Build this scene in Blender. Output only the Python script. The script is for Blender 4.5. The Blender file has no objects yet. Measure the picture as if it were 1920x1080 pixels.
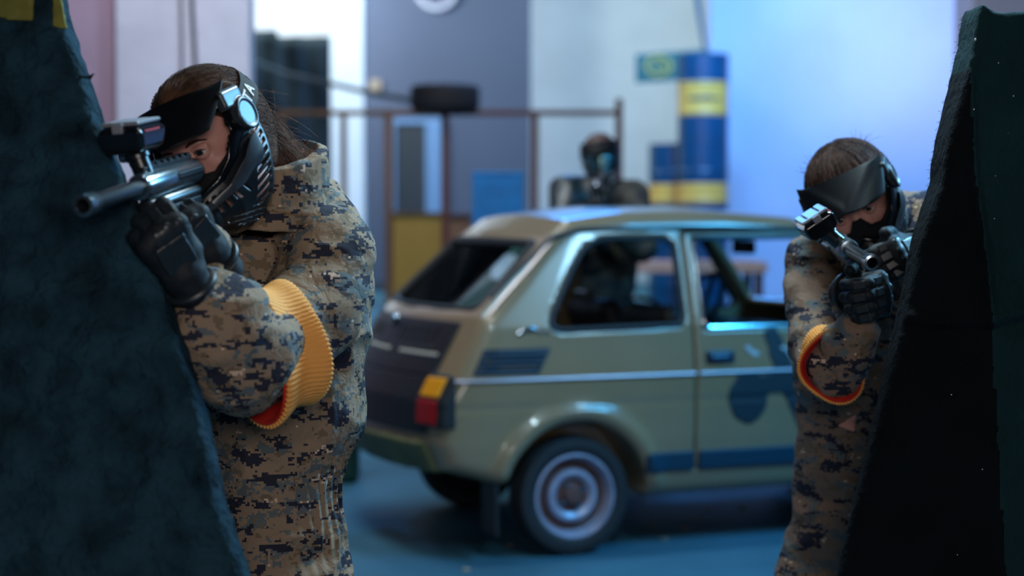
import bpy, math, random
import numpy as np
from mathutils import Vector, Matrix, Euler
random.seed(7)
R_ = math.radians
scene = bpy.context.scene
COL = scene.collection
# ------------------------------------------------------------------ camera
FPX = 3200.0
CAMH = 1.34
PITCH = math.atan(140 / FPX)
cd = bpy.data.cameras.new('camera')
cam = bpy.data.objects.new('camera', cd)
COL.objects.link(cam)
cam.location = (0, 0, CAMH)
cam.rotation_euler = (math.pi / 2 - PITCH, 0, 0)
cd.sensor_width = 36.0
cd.lens = 36.0 * FPX / 1920
cd.clip_start = 0.05
cd.clip_end = 200
cd.dof.use_dof = True
cd.dof.focus_distance = 3.0
cd.dof.aperture_fstop = 2.4
scene.camera = cam
# ------------------------------------------------------------------ colour management
scene.view_settings.view_transform = 'Standard'
scene.view_settings.look = 'None'
scene.view_settings.gamma = 1
scene.view_settings.use_curve_mapping = False
scene.view_settings.exposure = 0.0
# ------------------------------------------------------------------ world and lights
w = bpy.data.worlds.new('world')
scene.world = w
w.use_nodes = True
w.node_tree.nodes['Background'].inputs[0].default_value = (0.06, 0.20, 0.34, 1)
w.node_tree.nodes['Background'].inputs[1].default_value = 0.12


def lamp(name, kind, loc, tgt, power, col, size=1.0, size_y=None, spot=60, blend=.6):
    d = bpy.data.lights.new(name, kind)
    d.energy = power
    d.color = col
    if kind == 'AREA':
        d.shape = 'RECTANGLE'
        d.size = size
        d.size_y = size_y or size
    elif kind == 'SPOT':
        d.spot_size = R_(spot)
        d.spot_blend = blend
        d.shadow_soft_size = size
    else:
        d.shadow_soft_size = size
    o = bpy.data.objects.new(name, d)
    COL.objects.link(o)
    o.location = loc
    v = Vector(tgt) - Vector(loc)
    o.rotation_euler = v.to_track_quat('-Z', 'Y').to_euler()
    return o


lamp('front_fill', 'AREA', (.35, -.7, 1.85), (-.2, 3.1, 1.0), 37, (1.0, .91, .86), 1.3, .7)  # unseen fill added near the camera to light faces under the visors
lamp('rim_lamp_left', 'AREA', (.65, 3.7, 2.9), (-.45, 2.9, 1.2), 62, (.62, .88, 1.0), .6, .4)
lamp('rim_lamp_right', 'AREA', (2.6, 4.7, 2.8), (.75, 3.6, 1.2), 60, (.36, .72, 1.0), .7, .4)
lamp('car_lamp', 'AREA', (-.4, 4.3, 4.4), (.5, 7.2, .6), 29, (1.0, .90, .80), 1.4, .5)
lamp('blue_lamp', 'AREA', (3.2, 5.4, 3.4), (1.3, 6.3, .0), 135, (.05, .48, 1.0), 1.2, .6)
lamp('floor_blue_lamp', 'AREA', (-1.6, 7.4, 4.2), (-.5, 6.8, 0), 17, (.12, .66, 1.0), 1.0, .6)
lamp('pillar_lamp', 'AREA', (-1.2, 6.4, 4.9), (-2.1, 9.5, 2.4), 118, (.94, .90, 1.0), 1.0, .6)
lamp('back_player_fill', 'SPOT', (-.4, 7.0, 4.6), (.5, 8.75, 1.5), 220, (.8, .95, 1.0), .12, spot=24, blend=.8)  # unseen spot added to brighten the player behind the car
lamp('bin_fill', 'AREA', (-.5, 8.1, 3.8), (-.07, 9.0, 1.1), 22, (.85, 1.0, .95), .4, .3)  # unseen light added above the bin so its green shows
lamp('hall_lamp_left', 'AREA', (-4.6, 26.0, 5.8), (-3.6, 33, 4.6), 800, (.90, .98, 1.0), 3, .6)
lamp('pillar_hall_lamp', 'AREA', (-2.6, 20.5, 5.9), (-2.3, 24, 3.6), 420, (.80, .97, 1.0), 1.2, .4)
lamp('hall_lamp_mid', 'AREA', (3.0, 28.0, 5.9), (2.2, 33, 3.0), 190, (.66, .92, 1.0), 2, .6)
lamp('wall_blue_lamp', 'AREA', (2.4, 17.0, 5.4), (2.9, 22, 2.2), 640, (.10, .40, 1.0), 1.6, .5)
lamp('wall_white_lamp', 'SPOT', (5.8, 14.0, 4.4), (5.1, 22, 3.8), 1500, (1.0, .90, 1.0), .3, spot=32, blend=1)
lamp('drum_lamp', 'AREA', (3.4, 14.5, 5.2), (2.5, 20, 2), 70, (.92, .88, .9), 1.0, .5)
lamp('fence_lamp', 'AREA', (-1.0, 11.0, 5.4), (-.8, 15, 1.0), 95, (1.0, .90, .86), 1.2, .4)
lamp('roof_blue_tube', 'AREA', (0.35, 15.0, 4.6), (0.3, 8, 1.3), 110, (.06, .35, 1.0), 1.6, .15)

# ------------------------------------------------------------------ helpers
FW = np.array([0, math.cos(PITCH), -math.sin(PITCH)])
UP = np.array([0, math.sin(PITCH), math.cos(PITCH)])
RT = np.array([1., 0, 0])


def at(px, py, Y):
    """the point at depth Y seen at a photograph pixel"""
    d = FW + (px - 960) / FPX * RT + (540 - py) / FPX * UP
    return np.array([0, 0, CAMH]) + d * Y / d[1]


def tag(o, label=None, cat=None, group=None, kind=None):
    if label: o['label'] = label
    if cat: o['category'] = cat
    if group: o['group'] = group
    if kind: o['kind'] = kind
    return o


def thing(name, loc, label, cat, group=None, rz=0):
    o = bpy.data.objects.new(name, None)
    COL.objects.link(o)
    o.empty_display_size = .1
    o.location = tuple(float(v) for v in loc)
    o.rotation_euler = (0, 0, rz)
    return tag(o, label, cat, group)


def link_mesh(name, me, mat, parent=None, smooth=True, local=False):
    """local=False: vertices are in world space; they are moved into the parent's space"""
    if mat is not None: me.materials.append(mat)
    o = bpy.data.objects.new(name, me)
    COL.objects.link(o)
    if parent is not None:
        o.parent = parent
        if not local:
            root = parent
            while root.parent is not None: root = root.parent
            M = Matrix.Translation(root.location) @ root.rotation_euler.to_matrix().to_4x4()
            me.transform(M.inverted())
    if smooth:
        me.polygons.foreach_set('use_smooth', [True] * len(me.polygons))
    me.update()
    return o


class MB:
    """collects boxes, tubes, lathes, extruded outlines into one mesh"""

    def __init__(s): s.v, s.f = [], []

    def add(s, vs, fs, M=None):
        b = len(s.v)
        for v in vs:
            v = Vector(v)
            if M is not None: v = M @ v
            s.v.append(tuple(v))
        s.f += [tuple(b + i for i in f) for f in fs]
        return s

    def box(s, lo, hi, M=None):
        x0, y0, z0 = lo; x1, y1, z1 = hi
        vs = [(x0, y0, z0), (x1, y0, z0), (x1, y1, z0), (x0, y1, z0), (x0, y0, z1), (x1, y0, z1), (x1, y1, z1), (x0, y1, z1)]
        fs = [(0, 3, 2, 1), (4, 5, 6, 7), (0, 1, 5, 4), (1, 2, 6, 5), (2, 3, 7, 6), (3, 0, 4, 7)]
        return s.add(vs, fs, M)

    def tube(s, pts, r, n=10, M=None, closed=False, cap=True):
        pts = [Vector(tuple(float(c) for c in p)) for p in pts]
        m = len(pts)
        rs = r if hasattr(r, '__len__') else [r] * m
        vs, fs = [], []
        prev = None
        for i, p in enumerate(pts):
            a = pts[(i - 1) % m] if (closed or i > 0) else p
            b = pts[(i + 1) % m] if (closed or i < m - 1) else p
            t = (b - a).normalized()
            if prev is None:
                q = t.orthogonal().normalized()
            else:
                q = (prev - t * prev.dot(t)).normalized()
            prev = q
            u = t.cross(q)
            for k in range(n):
                an = 2 * math.pi * k / n
                vs.append(p + (q * math.cos(an) + u * math.sin(an)) * rs[i])
        for i in range(m if closed else m - 1):
            j = (i + 1) % m
            for k in range(n):
                k2 = (k + 1) % n
                fs.append((i * n + k, i * n + k2, j * n + k2, j * n + k))
        if cap and not closed:
            fs.append(tuple(range(n - 1, -1, -1)))
            fs.append(tuple((m - 1) * n + k for k in range(n)))
        return s.add(vs, fs, M)

    def lathe(s, prof, n=32, M=None, axis='z', caps=True):
        """prof: list of (r, h)"""
        vs, fs = [], []
        for (r, h) in prof:
            for k in range(n):
                a = 2 * math.pi * k / n
                c, d = r * math.cos(a), r * math.sin(a)
                vs.append((c, d, h) if axis == 'z' else ((c, h, d) if axis == 'y' else (h, c, d)))
        m = len(prof)
        for i in range(m - 1):
            for k in range(n):
                k2 = (k + 1) % n
                f = (i * n + k, i * n + k2, (i + 1) * n + k2, (i + 1) * n + k)
                fs.append(f if axis != 'y' else f[::-1])
        if caps and prof[0][0] > 1e-5: fs.append(tuple(range(n))[::-1] if axis != 'y' else tuple(range(n)))
        if caps and prof[-1][0] > 1e-5:
            f = tuple((m - 1) * n + k for k in range(n))
            fs.append(f if axis != 'y' else f[::-1])
        return s.add(vs, fs, M)

    def prism(s, poly, h0, h1, M=None, axis='y'):
        """poly: (a,b) outline; extruded along axis from h0 to h1"""
        n = len(poly)
        mk = (lambda a, b, h: (a, h, b)) if axis == 'y' else ((lambda a, b, h: (h, a, b)) if axis == 'x' else (lambda a, b, h: (a, b, h)))
        vs = [mk(a, b, h0) for a, b in poly] + [mk(a, b, h1) for a, b in poly]
        fs = [tuple(range(n)), tuple(range(2 * n - 1, n - 1, -1))]
        for i in range(n):
            j = (i + 1) % n
            fs.append((i, i + n, j + n, j))
        return s.add(vs, fs, M)

    def build(s, name, mat, parent=None, smooth=False, local=False, bevel=0, seg=2):
        me = bpy.data.meshes.new(name)
        me.from_pydata(s.v, [], s.f)
        import bmesh
        bm = bmesh.new(); bm.from_mesh(me)
        bmesh.ops.recalc_face_normals(bm, faces=bm.faces)
        bm.to_mesh(me); bm.free()
        o = link_mesh(name, me, mat, parent, smooth, local)
        if smooth:
            me.set_sharp_from_angle(angle=R_(40))
        if bevel:
            m = o.modifiers.new('bevel', 'BEVEL')
            m.width = bevel; m.segments = seg; m.limit_method = 'ANGLE'; m.angle_limit = R_(35)
        return o


# ------------------------------------------------------------------ materials
def srgb(r, g, b):
    f = lambda c: (c / 255 / 12.92) if c / 255 <= .04045 else ((c / 255 + .055) / 1.055) ** 2.4
    return (f(r), f(g), f(b), 1)


def mat(name, col, rough=.6, metal=0, bump=0, bscale=60, var=0, vscale=3, coat=0, spec=.5, col2=None, detail=4, bdist=.01, emit=None, estr=0, stretch=None):
    m = bpy.data.materials.new(name)
    m.use_nodes = True
    nt = m.node_tree
    p = nt.nodes['Principled BSDF']
    if len(col) == 3: col = srgb(*col)
    p.inputs['Base Color'].default_value = col
    p.inputs['Roughness'].default_value = rough
    p.inputs['Metallic'].default_value = metal
    p.inputs['Coat Weight'].default_value = coat
    p.inputs['Specular IOR Level'].default_value = spec
    if emit:
        p.inputs['Emission Color'].default_value = srgb(*emit)
        p.inputs['Emission Strength'].default_value = estr
    tc = nt.nodes.new('ShaderNodeTexCoord')
    src = tc.outputs['Object']
    if stretch:
        mp = nt.nodes.new('ShaderNodeMapping')
        mp.inputs['Scale'].default_value = stretch
        nt.links.new(src, mp.inputs[0])
        src = mp.outputs[0]
    if var or col2:
        n = nt.nodes.new('ShaderNodeTexNoise')
        n.inputs['Scale'].default_value = vscale
        n.inputs['Detail'].default_value = detail
        nt.links.new(src, n.inputs['Vector'])
        r = nt.nodes.new('ShaderNodeValToRGB')
        r.color_ramp.elements[0].position = .35
        r.color_ramp.elements[1].position = .65
        c2 = srgb(*col2) if col2 else tuple(c * (1 - var) for c in col[:3]) + (1,)
        r.color_ramp.elements[0].color = c2
        r.color_ramp.elements[1].color = col
        nt.links.new(n.outputs['Fac'], r.inputs['Fac'])
        nt.links.new(r.outputs['Color'], p.inputs['Base Color'])
    if bump:
        n = nt.nodes.new('ShaderNodeTexNoise')
        n.inputs['Scale'].default_value = bscale
        n.inputs['Detail'].default_value = 5
        nt.links.new(src, n.inputs['Vector'])
        b = nt.nodes.new('ShaderNodeBump')
        b.inputs['Strength'].default_value = bump
        b.inputs['Distance'].default_value = bdist
        nt.links.new(n.outputs['Fac'], b.inputs['Height'])
        nt.links.new(b.outputs['Normal'], p.inputs['Normal'])
    return m


def glass(name, tint=(.8, .9, .95), gloss=.12, rough=.03):
    m = bpy.data.materials.new(name)
    m.use_nodes = True
    nt = m.node_tree
    nt.nodes.remove(nt.nodes['Principled BSDF'])
    out = nt.nodes['Material Output']
    t = nt.nodes.new('ShaderNodeBsdfTransparent'); t.inputs[0].default_value = (*tint, 1)
    g = nt.nodes.new('ShaderNodeBsdfGlossy'); g.inputs['Roughness'].default_value = rough
    fr = nt.nodes.new('ShaderNodeLayerWeight'); fr.inputs[0].default_value = gloss
    mx = nt.nodes.new('ShaderNodeMixShader')
    nt.links.new(fr.outputs['Fresnel'], mx.inputs[0])
    nt.links.new(t.outputs[0], mx.inputs[1]); nt.links.new(g.outputs[0], mx.inputs[2])
    nt.links.new(mx.outputs[0], out.inputs[0])
    return m


def camo(name, offs=(0, 0, 0), px=.0037, tan=srgb(140, 120, 100)):
    """pixelated woodland print: blocks of tan, grey green, near black and pale spots"""
    m = bpy.data.materials.new(name)
    m.use_nodes = True
    nt = m.node_tree
    p = nt.nodes['Principled BSDF']
    p.inputs['Roughness'].default_value = .85
    p.inputs['Specular IOR Level'].default_value = .25
    tc = nt.nodes.new('ShaderNodeTexCoord')
    ad = nt.nodes.new('ShaderNodeVectorMath'); ad.operation = 'ADD'; ad.inputs[1].default_value = offs
    nt.links.new(tc.outputs['Object'], ad.inputs[0])
    sn = nt.nodes.new('ShaderNodeVectorMath'); sn.operation = 'SNAP'; sn.inputs[1].default_value = (px, .012, px)
    nt.links.new(ad.outputs[0], sn.inputs[0])

    def layer(scale, off, lo, stretch, detail=2.0, rough=.6):
        mp = nt.nodes.new('ShaderNodeMapping')
        mp.inputs['Location'].default_value = off
        mp.inputs['Scale'].default_value = stretch
        nt.links.new(sn.outputs[0], mp.inputs[0])
        n = nt.nodes.new('ShaderNodeTexNoise')
        n.inputs['Scale'].default_value = scale
        n.inputs['Detail'].default_value = detail
        n.inputs['Roughness'].default_value = rough
        nt.links.new(mp.outputs[0], n.inputs['Vector'])
        g = nt.nodes.new('ShaderNodeMath'); g.operation = 'GREATER_THAN'; g.inputs[1].default_value = lo
        nt.links.new(n.outputs['Fac'], g.inputs[0])
        return g.outputs[0]

    def mix(a, b, fac):
        x = nt.nodes.new('ShaderNodeMix'); x.data_type = 'RGBA'
        nt.links.new(fac, x.inputs[0])
        for i, v in ((6, a), (7, b)):
            if isinstance(v, tuple): x.inputs[i].default_value = v
            else: nt.links.new(v, x.inputs[i])
        return x.outputs[2]
    c = mix(tan, srgb(92, 100, 102), layer(24, (3, 7, 1), .545, (1, .5, 1.35), 4.0, .68))
    c = mix(c, srgb(112, 96, 76), layer(34, (9, 2, 5), .60, (1, .5, 1.3)))
    c = mix(c, srgb(38, 40, 54), layer(22, (1, 1, 8), .552, (.85, .5, 1.8), 4.0, .70))
    c = mix(c, srgb(205, 178, 158), layer(26, (5, 5, 2), .662, (.8, .5, 1.6), 4.0, .7))
    nt.links.new(c, p.inputs['Base Color'])
    n = nt.nodes.new('ShaderNodeTexNoise'); n.inputs['Scale'].default_value = 420; n.inputs['Detail'].default_value = 2
    nt.links.new(tc.outputs['Object'], n.inputs['Vector'])
    n2 = nt.nodes.new('ShaderNodeTexNoise'); n2.inputs['Scale'].default_value = 26; n2.inputs['Detail'].default_value = 3
    n2.inputs['Distortion'].default_value = .6
    nt.links.new(tc.outputs['Object'], n2.inputs['Vector'])
    b0 = nt.nodes.new('ShaderNodeBump'); b0.inputs['Strength'].default_value = .6; b0.inputs['Distance'].default_value = .014
    nt.links.new(n2.outputs['Fac'], b0.inputs['Height'])
    b = nt.nodes.new('ShaderNodeBump'); b.inputs['Strength'].default_value = .25; b.inputs['Distance'].default_value = .001
    nt.links.new(n.outputs['Fac'], b.inputs['Height'])
    nt.links.new(b0.outputs['Normal'], b.inputs['Normal'])
    nt.links.new(b.outputs['Normal'], p.inputs['Normal'])
    return m


# ------------------------------------------------------------------ signed distance modelling
def rng_hash(ix, iy, iz, seed):
    h = (ix.astype(np.int64) * 374761393 + iy.astype(np.int64) * 668265263 + iz.astype(np.int64) * 2147483647 + seed * 974711) & 0xffffffff
    h = ((h ^ (h >> 13)) * 1274126177) & 0xffffffff
    return ((h ^ (h >> 16)) & 0xffff).astype(np.float32) / 32767.5 - 1


def noise(P, fr, seed=0):
    q = P * np.array(fr, np.float32) if hasattr(fr, '__len__') else P * fr
    i = np.floor(q).astype(np.int64)
    t = (q - i).astype(np.float32)
    t = t * t * (3 - 2 * t)
    r = 0
    for a in (0, 1):
        for b in (0, 1):
            for c in (0, 1):
                wgt = (t[:, 0] if a else 1 - t[:, 0]) * (t[:, 1] if b else 1 - t[:, 1]) * (t[:, 2] if c else 1 - t[:, 2])
                r = r + wgt * rng_hash(i[:, 0] + a, i[:, 1] + b, i[:, 2] + c, seed)
    return r


def cone(P, a, b, ra, rb):
    a = np.asarray(a, np.float32); b = np.asarray(b, np.float32)
    ba = b - a
    t = np.clip(((P - a) @ ba) / max(1e-9, ba @ ba), 0, 1)
    return np.linalg.norm(P - a - t[:, None] * ba, axis=1) - (ra + t * (rb - ra))


def chain(P, pts, rs, k=0.01):
    d = None
    for i in range(len(pts) - 1):
        e = cone(P, pts[i], pts[i + 1], rs[i], rs[i + 1])
        d = e if d is None else smin(d, e, k)
    return d


def ell(P, c, r, M=None):
    q = P - np.asarray(c, np.float32)
    if M is not None: q = q @ M
    r = np.asarray(r, np.float32)
    k0 = np.linalg.norm(q / r, axis=1)
    k1 = np.linalg.norm(q / (r * r), axis=1)
    return k0 * (k0 - 1) / np.maximum(k1, 1e-6)


def rbox(P, c, h, r=0, M=None):
    q = P - np.asarray(c, np.float32)
    if M is not None: q = q @ M
    q = np.abs(q) - np.asarray(h, np.float32) + r
    return np.linalg.norm(np.maximum(q, 0), axis=1) + np.minimum(q.max(1), 0) - r


def smin(a, b, k):
    h = np.clip(.5 + .5 * (b - a) / k, 0, 1)
    return b + (a - b) * h - k * h * (1 - h)


def smax(a, b, k): return -smin(-a, -b, k)


def poly2(x, z, poly):
    """signed distance to a closed 2D outline"""
    pts = np.asarray(poly, np.float32)
    d = np.full(x.shape, 1e9, np.float32)
    s = np.zeros(x.shape, bool)
    n = len(pts)
    for i in range(n):
        ax, az = pts[i]; bx, bz = pts[(i + 1) % n]
        ex, ez = bx - ax, bz - az
        wx, wz = x - ax, z - az
        t = np.clip((wx * ex + wz * ez) / max(1e-12, ex * ex + ez * ez), 0, 1)
        d = np.minimum(d, (wx - ex * t) ** 2 + (wz - ez * t) ** 2)
        c = (az > z) != (bz > z)
        with np.errstate(divide='ignore', invalid='ignore'):
            xi = ax + (z - az) * ex / (ez if abs(ez) > 1e-9 else 1e-9)
        s ^= c & (x < xi)
    d = np.sqrt(d)
    return np.where(s, -d, d)


def sdf_mesh(fn, lo, hi, h, margin=.02, name='m'):
    """polygonise fn(P)<0 with surface nets, evaluating only blocks near the surface"""
    B = 8
    lo = np.asarray(lo, np.float32); hi = np.asarray(hi, np.float32)
    nb = np.ceil((hi - lo) / (h * B)).astype(int)
    n = nb * B
    gx, gy, gz = np.meshgrid(*[np.arange(k) for k in nb], indexing='ij')
    cen = np.stack([gx, gy, gz], -1).reshape(-1, 3)
    cp = (lo + (cen * B + B / 2 - .5) * h).astype(np.float32)
    cv = fn(cp)
    act = np.abs(cv) < h * B * .9 + margin
    V = np.repeat(np.repeat(np.repeat(cv.reshape(nb), B, 0), B, 1), B, 2).astype(np.float32)
    o = np.stack(np.meshgrid(*[np.arange(B)] * 3, indexing='ij'), -1).reshape(-1, 3)
    idx = (cen[act] * B)[:, None, :] + o[None]
    idx = idx.reshape(-1, 3)
    for s in range(0, len(idx), 400000):
        j = idx[s:s + 400000]
        V[j[:, 0], j[:, 1], j[:, 2]] = fn((lo + j * h).astype(np.float32))
    V[V == 0] = 1e-7
    S = V < 0
    cnt = np.zeros(tuple(n - 1), np.int8)
    for a in (0, 1):
        for b in (0, 1):
            for c in (0, 1):
                cnt += S[a:n[0] - 1 + a, b:n[1] - 1 + b, c:n[2] - 1 + c]
    A = (cnt > 0) & (cnt < 8)
    ci = np.argwhere(A)
    vid = -np.ones(A.shape, np.int64)
    vid[A] = np.arange(len(ci))
    cor = [(a, b, c) for a in (0, 1) for b in (0, 1) for c in (0, 1)]
    cvs = {k: V[ci[:, 0] + k[0], ci[:, 1] + k[1], ci[:, 2] + k[2]] for k in cor}
    acc = np.zeros((len(ci), 3)); num = np.zeros(len(ci))
    for k in cor:
        for ax in range(3):
            if k[ax] == 0:
                k2 = list(k); k2[ax] = 1; k2 = tuple(k2)
                v0, v1 = cvs[k], cvs[k2]
                x = (v0 < 0) != (v1 < 0)
                t = np.where(x, v0 / np.where(x, v0 - v1, 1), 0)
                p = np.tile(np.array(k, float), (len(ci), 1)); p[:, ax] = t
                acc += p * x[:, None]; num += x
    verts = lo + (ci + acc / num[:, None]) * h
    faces = []
    for ax in range(3):
        u, v = (ax + 1) % 3, (ax + 2) % 3
        sl0 = [slice(1, -1)] * 3; sl1 = [slice(1, -1)] * 3
        sl0[ax] = slice(0, -1); sl1[ax] = slice(1, None)
        e0, e1 = S[tuple(sl0)], S[tuple(sl1)]
        for flip, mm in ((False, e0 & ~e1), (True, ~e0 & e1)):
            g = np.argwhere(mm)
            if not len(g): continue
            g[:, u] += 1; g[:, v] += 1

            def cell(du, dv):
                q = g.copy(); q[:, u] += du; q[:, v] += dv
                return vid[q[:, 0], q[:, 1], q[:, 2]]
            f = np.stack([cell(-1, -1), cell(0, -1), cell(0, 0), cell(-1, 0)], 1)
            f = f[(f >= 0).all(1)]
            faces.append(f[:, ::-1] if flip else f)
    faces = np.concatenate(faces) if faces else np.zeros((0, 4), int)
    me = bpy.data.meshes.new(name)
    me.vertices.add(len(verts)); me.vertices.foreach_set('co', verts.astype(np.float32).ravel())
    me.loops.add(faces.size); me.loops.foreach_set('vertex_index', faces.astype(np.int32).ravel())
    me.polygons.add(len(faces))
    me.polygons.foreach_set('loop_start', np.arange(0, faces.size, 4, dtype=np.int32))
    me.polygons.foreach_set('loop_total', np.full(len(faces), 4, np.int32))
    me.update(calc_edges=True); me.validate()
    return me


def sdf_obj(name, fn, lo, hi, h, mat_, parent=None, M=None, margin=.02):
    me = sdf_mesh(fn, lo, hi, h, margin, name)
    if M is not None: me.transform(M)
    return link_mesh(name, me, mat_, parent)


def M4(Rm, t):
    M = Matrix([[float(Rm[i][j]) for j in range(3)] for i in range(3)]).to_4x4()
    M.translation = Vector([float(c) for c in t])
    return M


def frame(fwd, roll=0):
    """columns: right, forward, up; roll leans up towards the right-hand side"""
    f = np.asarray(fwd, float); f = f / np.linalg.norm(f)
    r = np.cross(f, [0, 0, 1.]); r /= np.linalg.norm(r); u = np.cross(r, f)
    c, s = math.cos(roll), math.sin(roll)
    return np.stack([r * c - u * s, f, u * c + r * s], 1)


def aim(yaw, pitch, roll):
    y, p = R_(yaw), R_(pitch)
    return frame([-math.sin(y) * math.cos(p), -math.cos(y) * math.cos(p), -math.sin(p)], R_(roll))


def look(z, xhint):
    z = np.asarray(z, float); z /= np.linalg.norm(z)
    x = np.asarray(xhint, float); x = x - z * (x @ z); x /= np.linalg.norm(x)
    return np.stack([x, np.cross(z, x), z], 1)


def font_mesh(txt, size, ext=.001):
    cu = bpy.data.curves.new('t', 'FONT')
    cu.body = txt; cu.size = size; cu.extrude = ext; cu.align_x = 'CENTER'; cu.align_y = 'CENTER'; cu.resolution_u = 3
    cu.offset = size * .02
    o = bpy.data.objects.new('t', cu); COL.objects.link(o)
    bpy.context.view_layer.update()
    me = bpy.data.meshes.new_from_object(o.evaluated_get(bpy.context.evaluated_depsgraph_get()))
    bpy.data.objects.remove(o)
    return me
# ================================================================== the hall
def struct(mb, name, m, bevel=0): return tag(mb.build(name, m, bevel=bevel), kind='structure')


m_floor = mat('floor_paint', (56, 108, 130), .62, spec=.3, var=.35, vscale=1.3, bump=.15, bscale=30, detail=6, bdist=.004)
m_white = mat('white_plaster', (206, 208, 212), .85, var=.10, vscale=1.2, bump=.3, bscale=14, detail=6)
m_grey = mat('shade_grey_wall', (60, 70, 90), .85, var=.08, vscale=.8, bump=.2, bscale=20)  # the shade on the middle wall is put into this grey
m_mauve = mat('mauve_plaster', (164, 138, 156), .85, var=.15, vscale=3, bump=.3, bscale=20, detail=6)
m_pillar = mat('pillar_plaster', (196, 192, 204), .85, var=.10, vscale=4, bump=.5, bscale=18, detail=6)
m_blueish = mat('pale_blue_wall', (184, 194, 216), .8, var=.12, vscale=.9, bump=.2, bscale=12)
m_ceil = mat('ceiling_paint', (90, 96, 104), .9)
m_base = mat('skirting', (26, 40, 52), .6)
m_black = mat('black_cloth', (14, 20, 24), .95, bump=.5, bscale=30)
struct(MB().box((-9, -3, -.2), (9, 34, 0)), 'floor', m_floor)
struct(MB().box((-9, -3, 6.2), (9, 34, 6.4)), 'ceiling', m_ceil)
struct(MB().box((-9, 33, 0), (9, 33.3, 6.2)), 'wall_back', m_white)
struct(MB().box((-9, -3, 0), (-8.8, 33, 6.2)), 'wall_left', m_white)
struct(MB().box((8.8, -3, 0), (9, 33, 6.2)), 'wall_right', m_blueish)
struct(MB().box((-8.8, -3, 0), (8.8, -2.8, 6.2)), 'wall_front', m_grey)


def X(px, Y): return (px - 960) / FPX * Y


def Z(py, Y): return at(960, py, Y)[2]


struct(MB().box((-8.8, 9.5, 0), (X(232, 9.5), 9.75, 6.2)), 'wall_near_left', m_mauve)
pl = MB().box((X(220, 9.4), 9.4, 0), (X(470, 9.4), 9.6, 6.2))
struct(pl, 'trim_1', m_pillar, .01)
struct(MB().box((X(622, 24), 24, 0), (X(683, 24), 24.4, 6.2)), 'trim_2', m_white, .01)
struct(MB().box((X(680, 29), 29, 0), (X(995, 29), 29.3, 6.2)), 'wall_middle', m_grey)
struct(MB().box((X(680, 29), 28.97, 0), (X(995, 29), 29, .16)), 'baseboard_middle', m_base)
struct(MB().box((X(1330, 22), 22, 0), (8.8, 22.3, 6.2)), 'wall_blue', m_blueish)
struct(MB().box((X(1330, 22), 21.97, 0), (8.8, 22, .14)), 'baseboard_blue', m_base)
struct(MB().box((X(1818, 12), 12, 0), (X(2010, 12), 12.5, 6.2)), 'trim_3', m_pillar, .01)
# dark doorway in the grey wall with its pale frame
dm = mat('door_dark', (16, 26, 34), .6)
d = MB().box((X(742, 28.9), 28.9, 0), (X(799, 28.9), 28.98, Z(232, 28.9)))
d = struct(d, 'door_1', dm)
fr = MB().box((X(799, 28.9), 28.86, 0), (X(829, 28.9), 28.99, Z(222, 28.9))).box((X(734, 28.9), 28.86, 0), (X(742, 28.9), 28.99, Z(222, 28.9))).box((X(742, 28.9), 28.86, Z(232, 28.9)), (X(799, 28.9), 28.99, Z(222, 28.9)))
fr.build('door_frame', mat('door_frame_paint', (84, 118, 156), .5), d)

# cables on the near pillar
m_cable = mat('cable_rubber', (58, 60, 74), .6)
for k, (xa, amp) in enumerate(((343, .004), (366, .010))):
    pts = [(X(xa, 9.38) + amp * math.sin(i * .9 + k), 9.385, 2.0 + i * .15) for i in range(29)]
    o = MB().tube(pts, .012 if k else .008, 8).build('cable', m_cable, smooth=True)
    tag(o, ['thin dark cable, the left one of two running down the pale near pillar', 'thicker dark cable, the right one of two running down the pale near pillar'][k], 'cable', 'cables on the near pillar')

# black sheet hung across the opening
Yc = 21.0
vs, fs = [], []
nx, nz = 60, 24
x0, x1 = X(440, Yc), X(621, Yc)
for j in range(nz + 1):
    for i in range(nx + 1):
        u = i / nx; x = x0 + (x1 - x0) * u
        top = Z(56, Yc) if x < X(524, Yc) else Z(68, Yc)
        z = .03 + (top - .03) * j / nz
        vs.append((x, Yc + .03 * math.sin(u * 26 + .5 * math.sin(z * 2)) + .02 * math.sin(z * 5 + u * 9), z))
for j in range(nz):
    for i in range(nx):
        a = j * (nx + 1) + i
        fs.append((a, a + 1, a + nx + 2, a + nx + 1))
o = MB().add(vs, fs).build('hanging_sheet', mat('teal_black_sheet', (4, 26, 33), .9, bump=.4, bscale=12), smooth=True)
sm = o.modifiers.new('solid', 'SOLIDIFY'); sm.thickness = .01
tag(o, 'black sheet hung across the bright opening behind the left player, top edge stepped', 'curtain')
# sagging hose from the sheet to the tyre
pts = [at(470, 114, 20.88), at(540, 140, 19.6), at(620, 157, 18), at(700, 176, 16.4), at(768, 187, 15.15)]
tag(MB().tube(pts, .028, 8).build('hose', mat('hose_rubber', (52, 74, 88), .5), smooth=True), 'dark hose sagging from the black sheet down to the tyre', 'hose')

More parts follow.
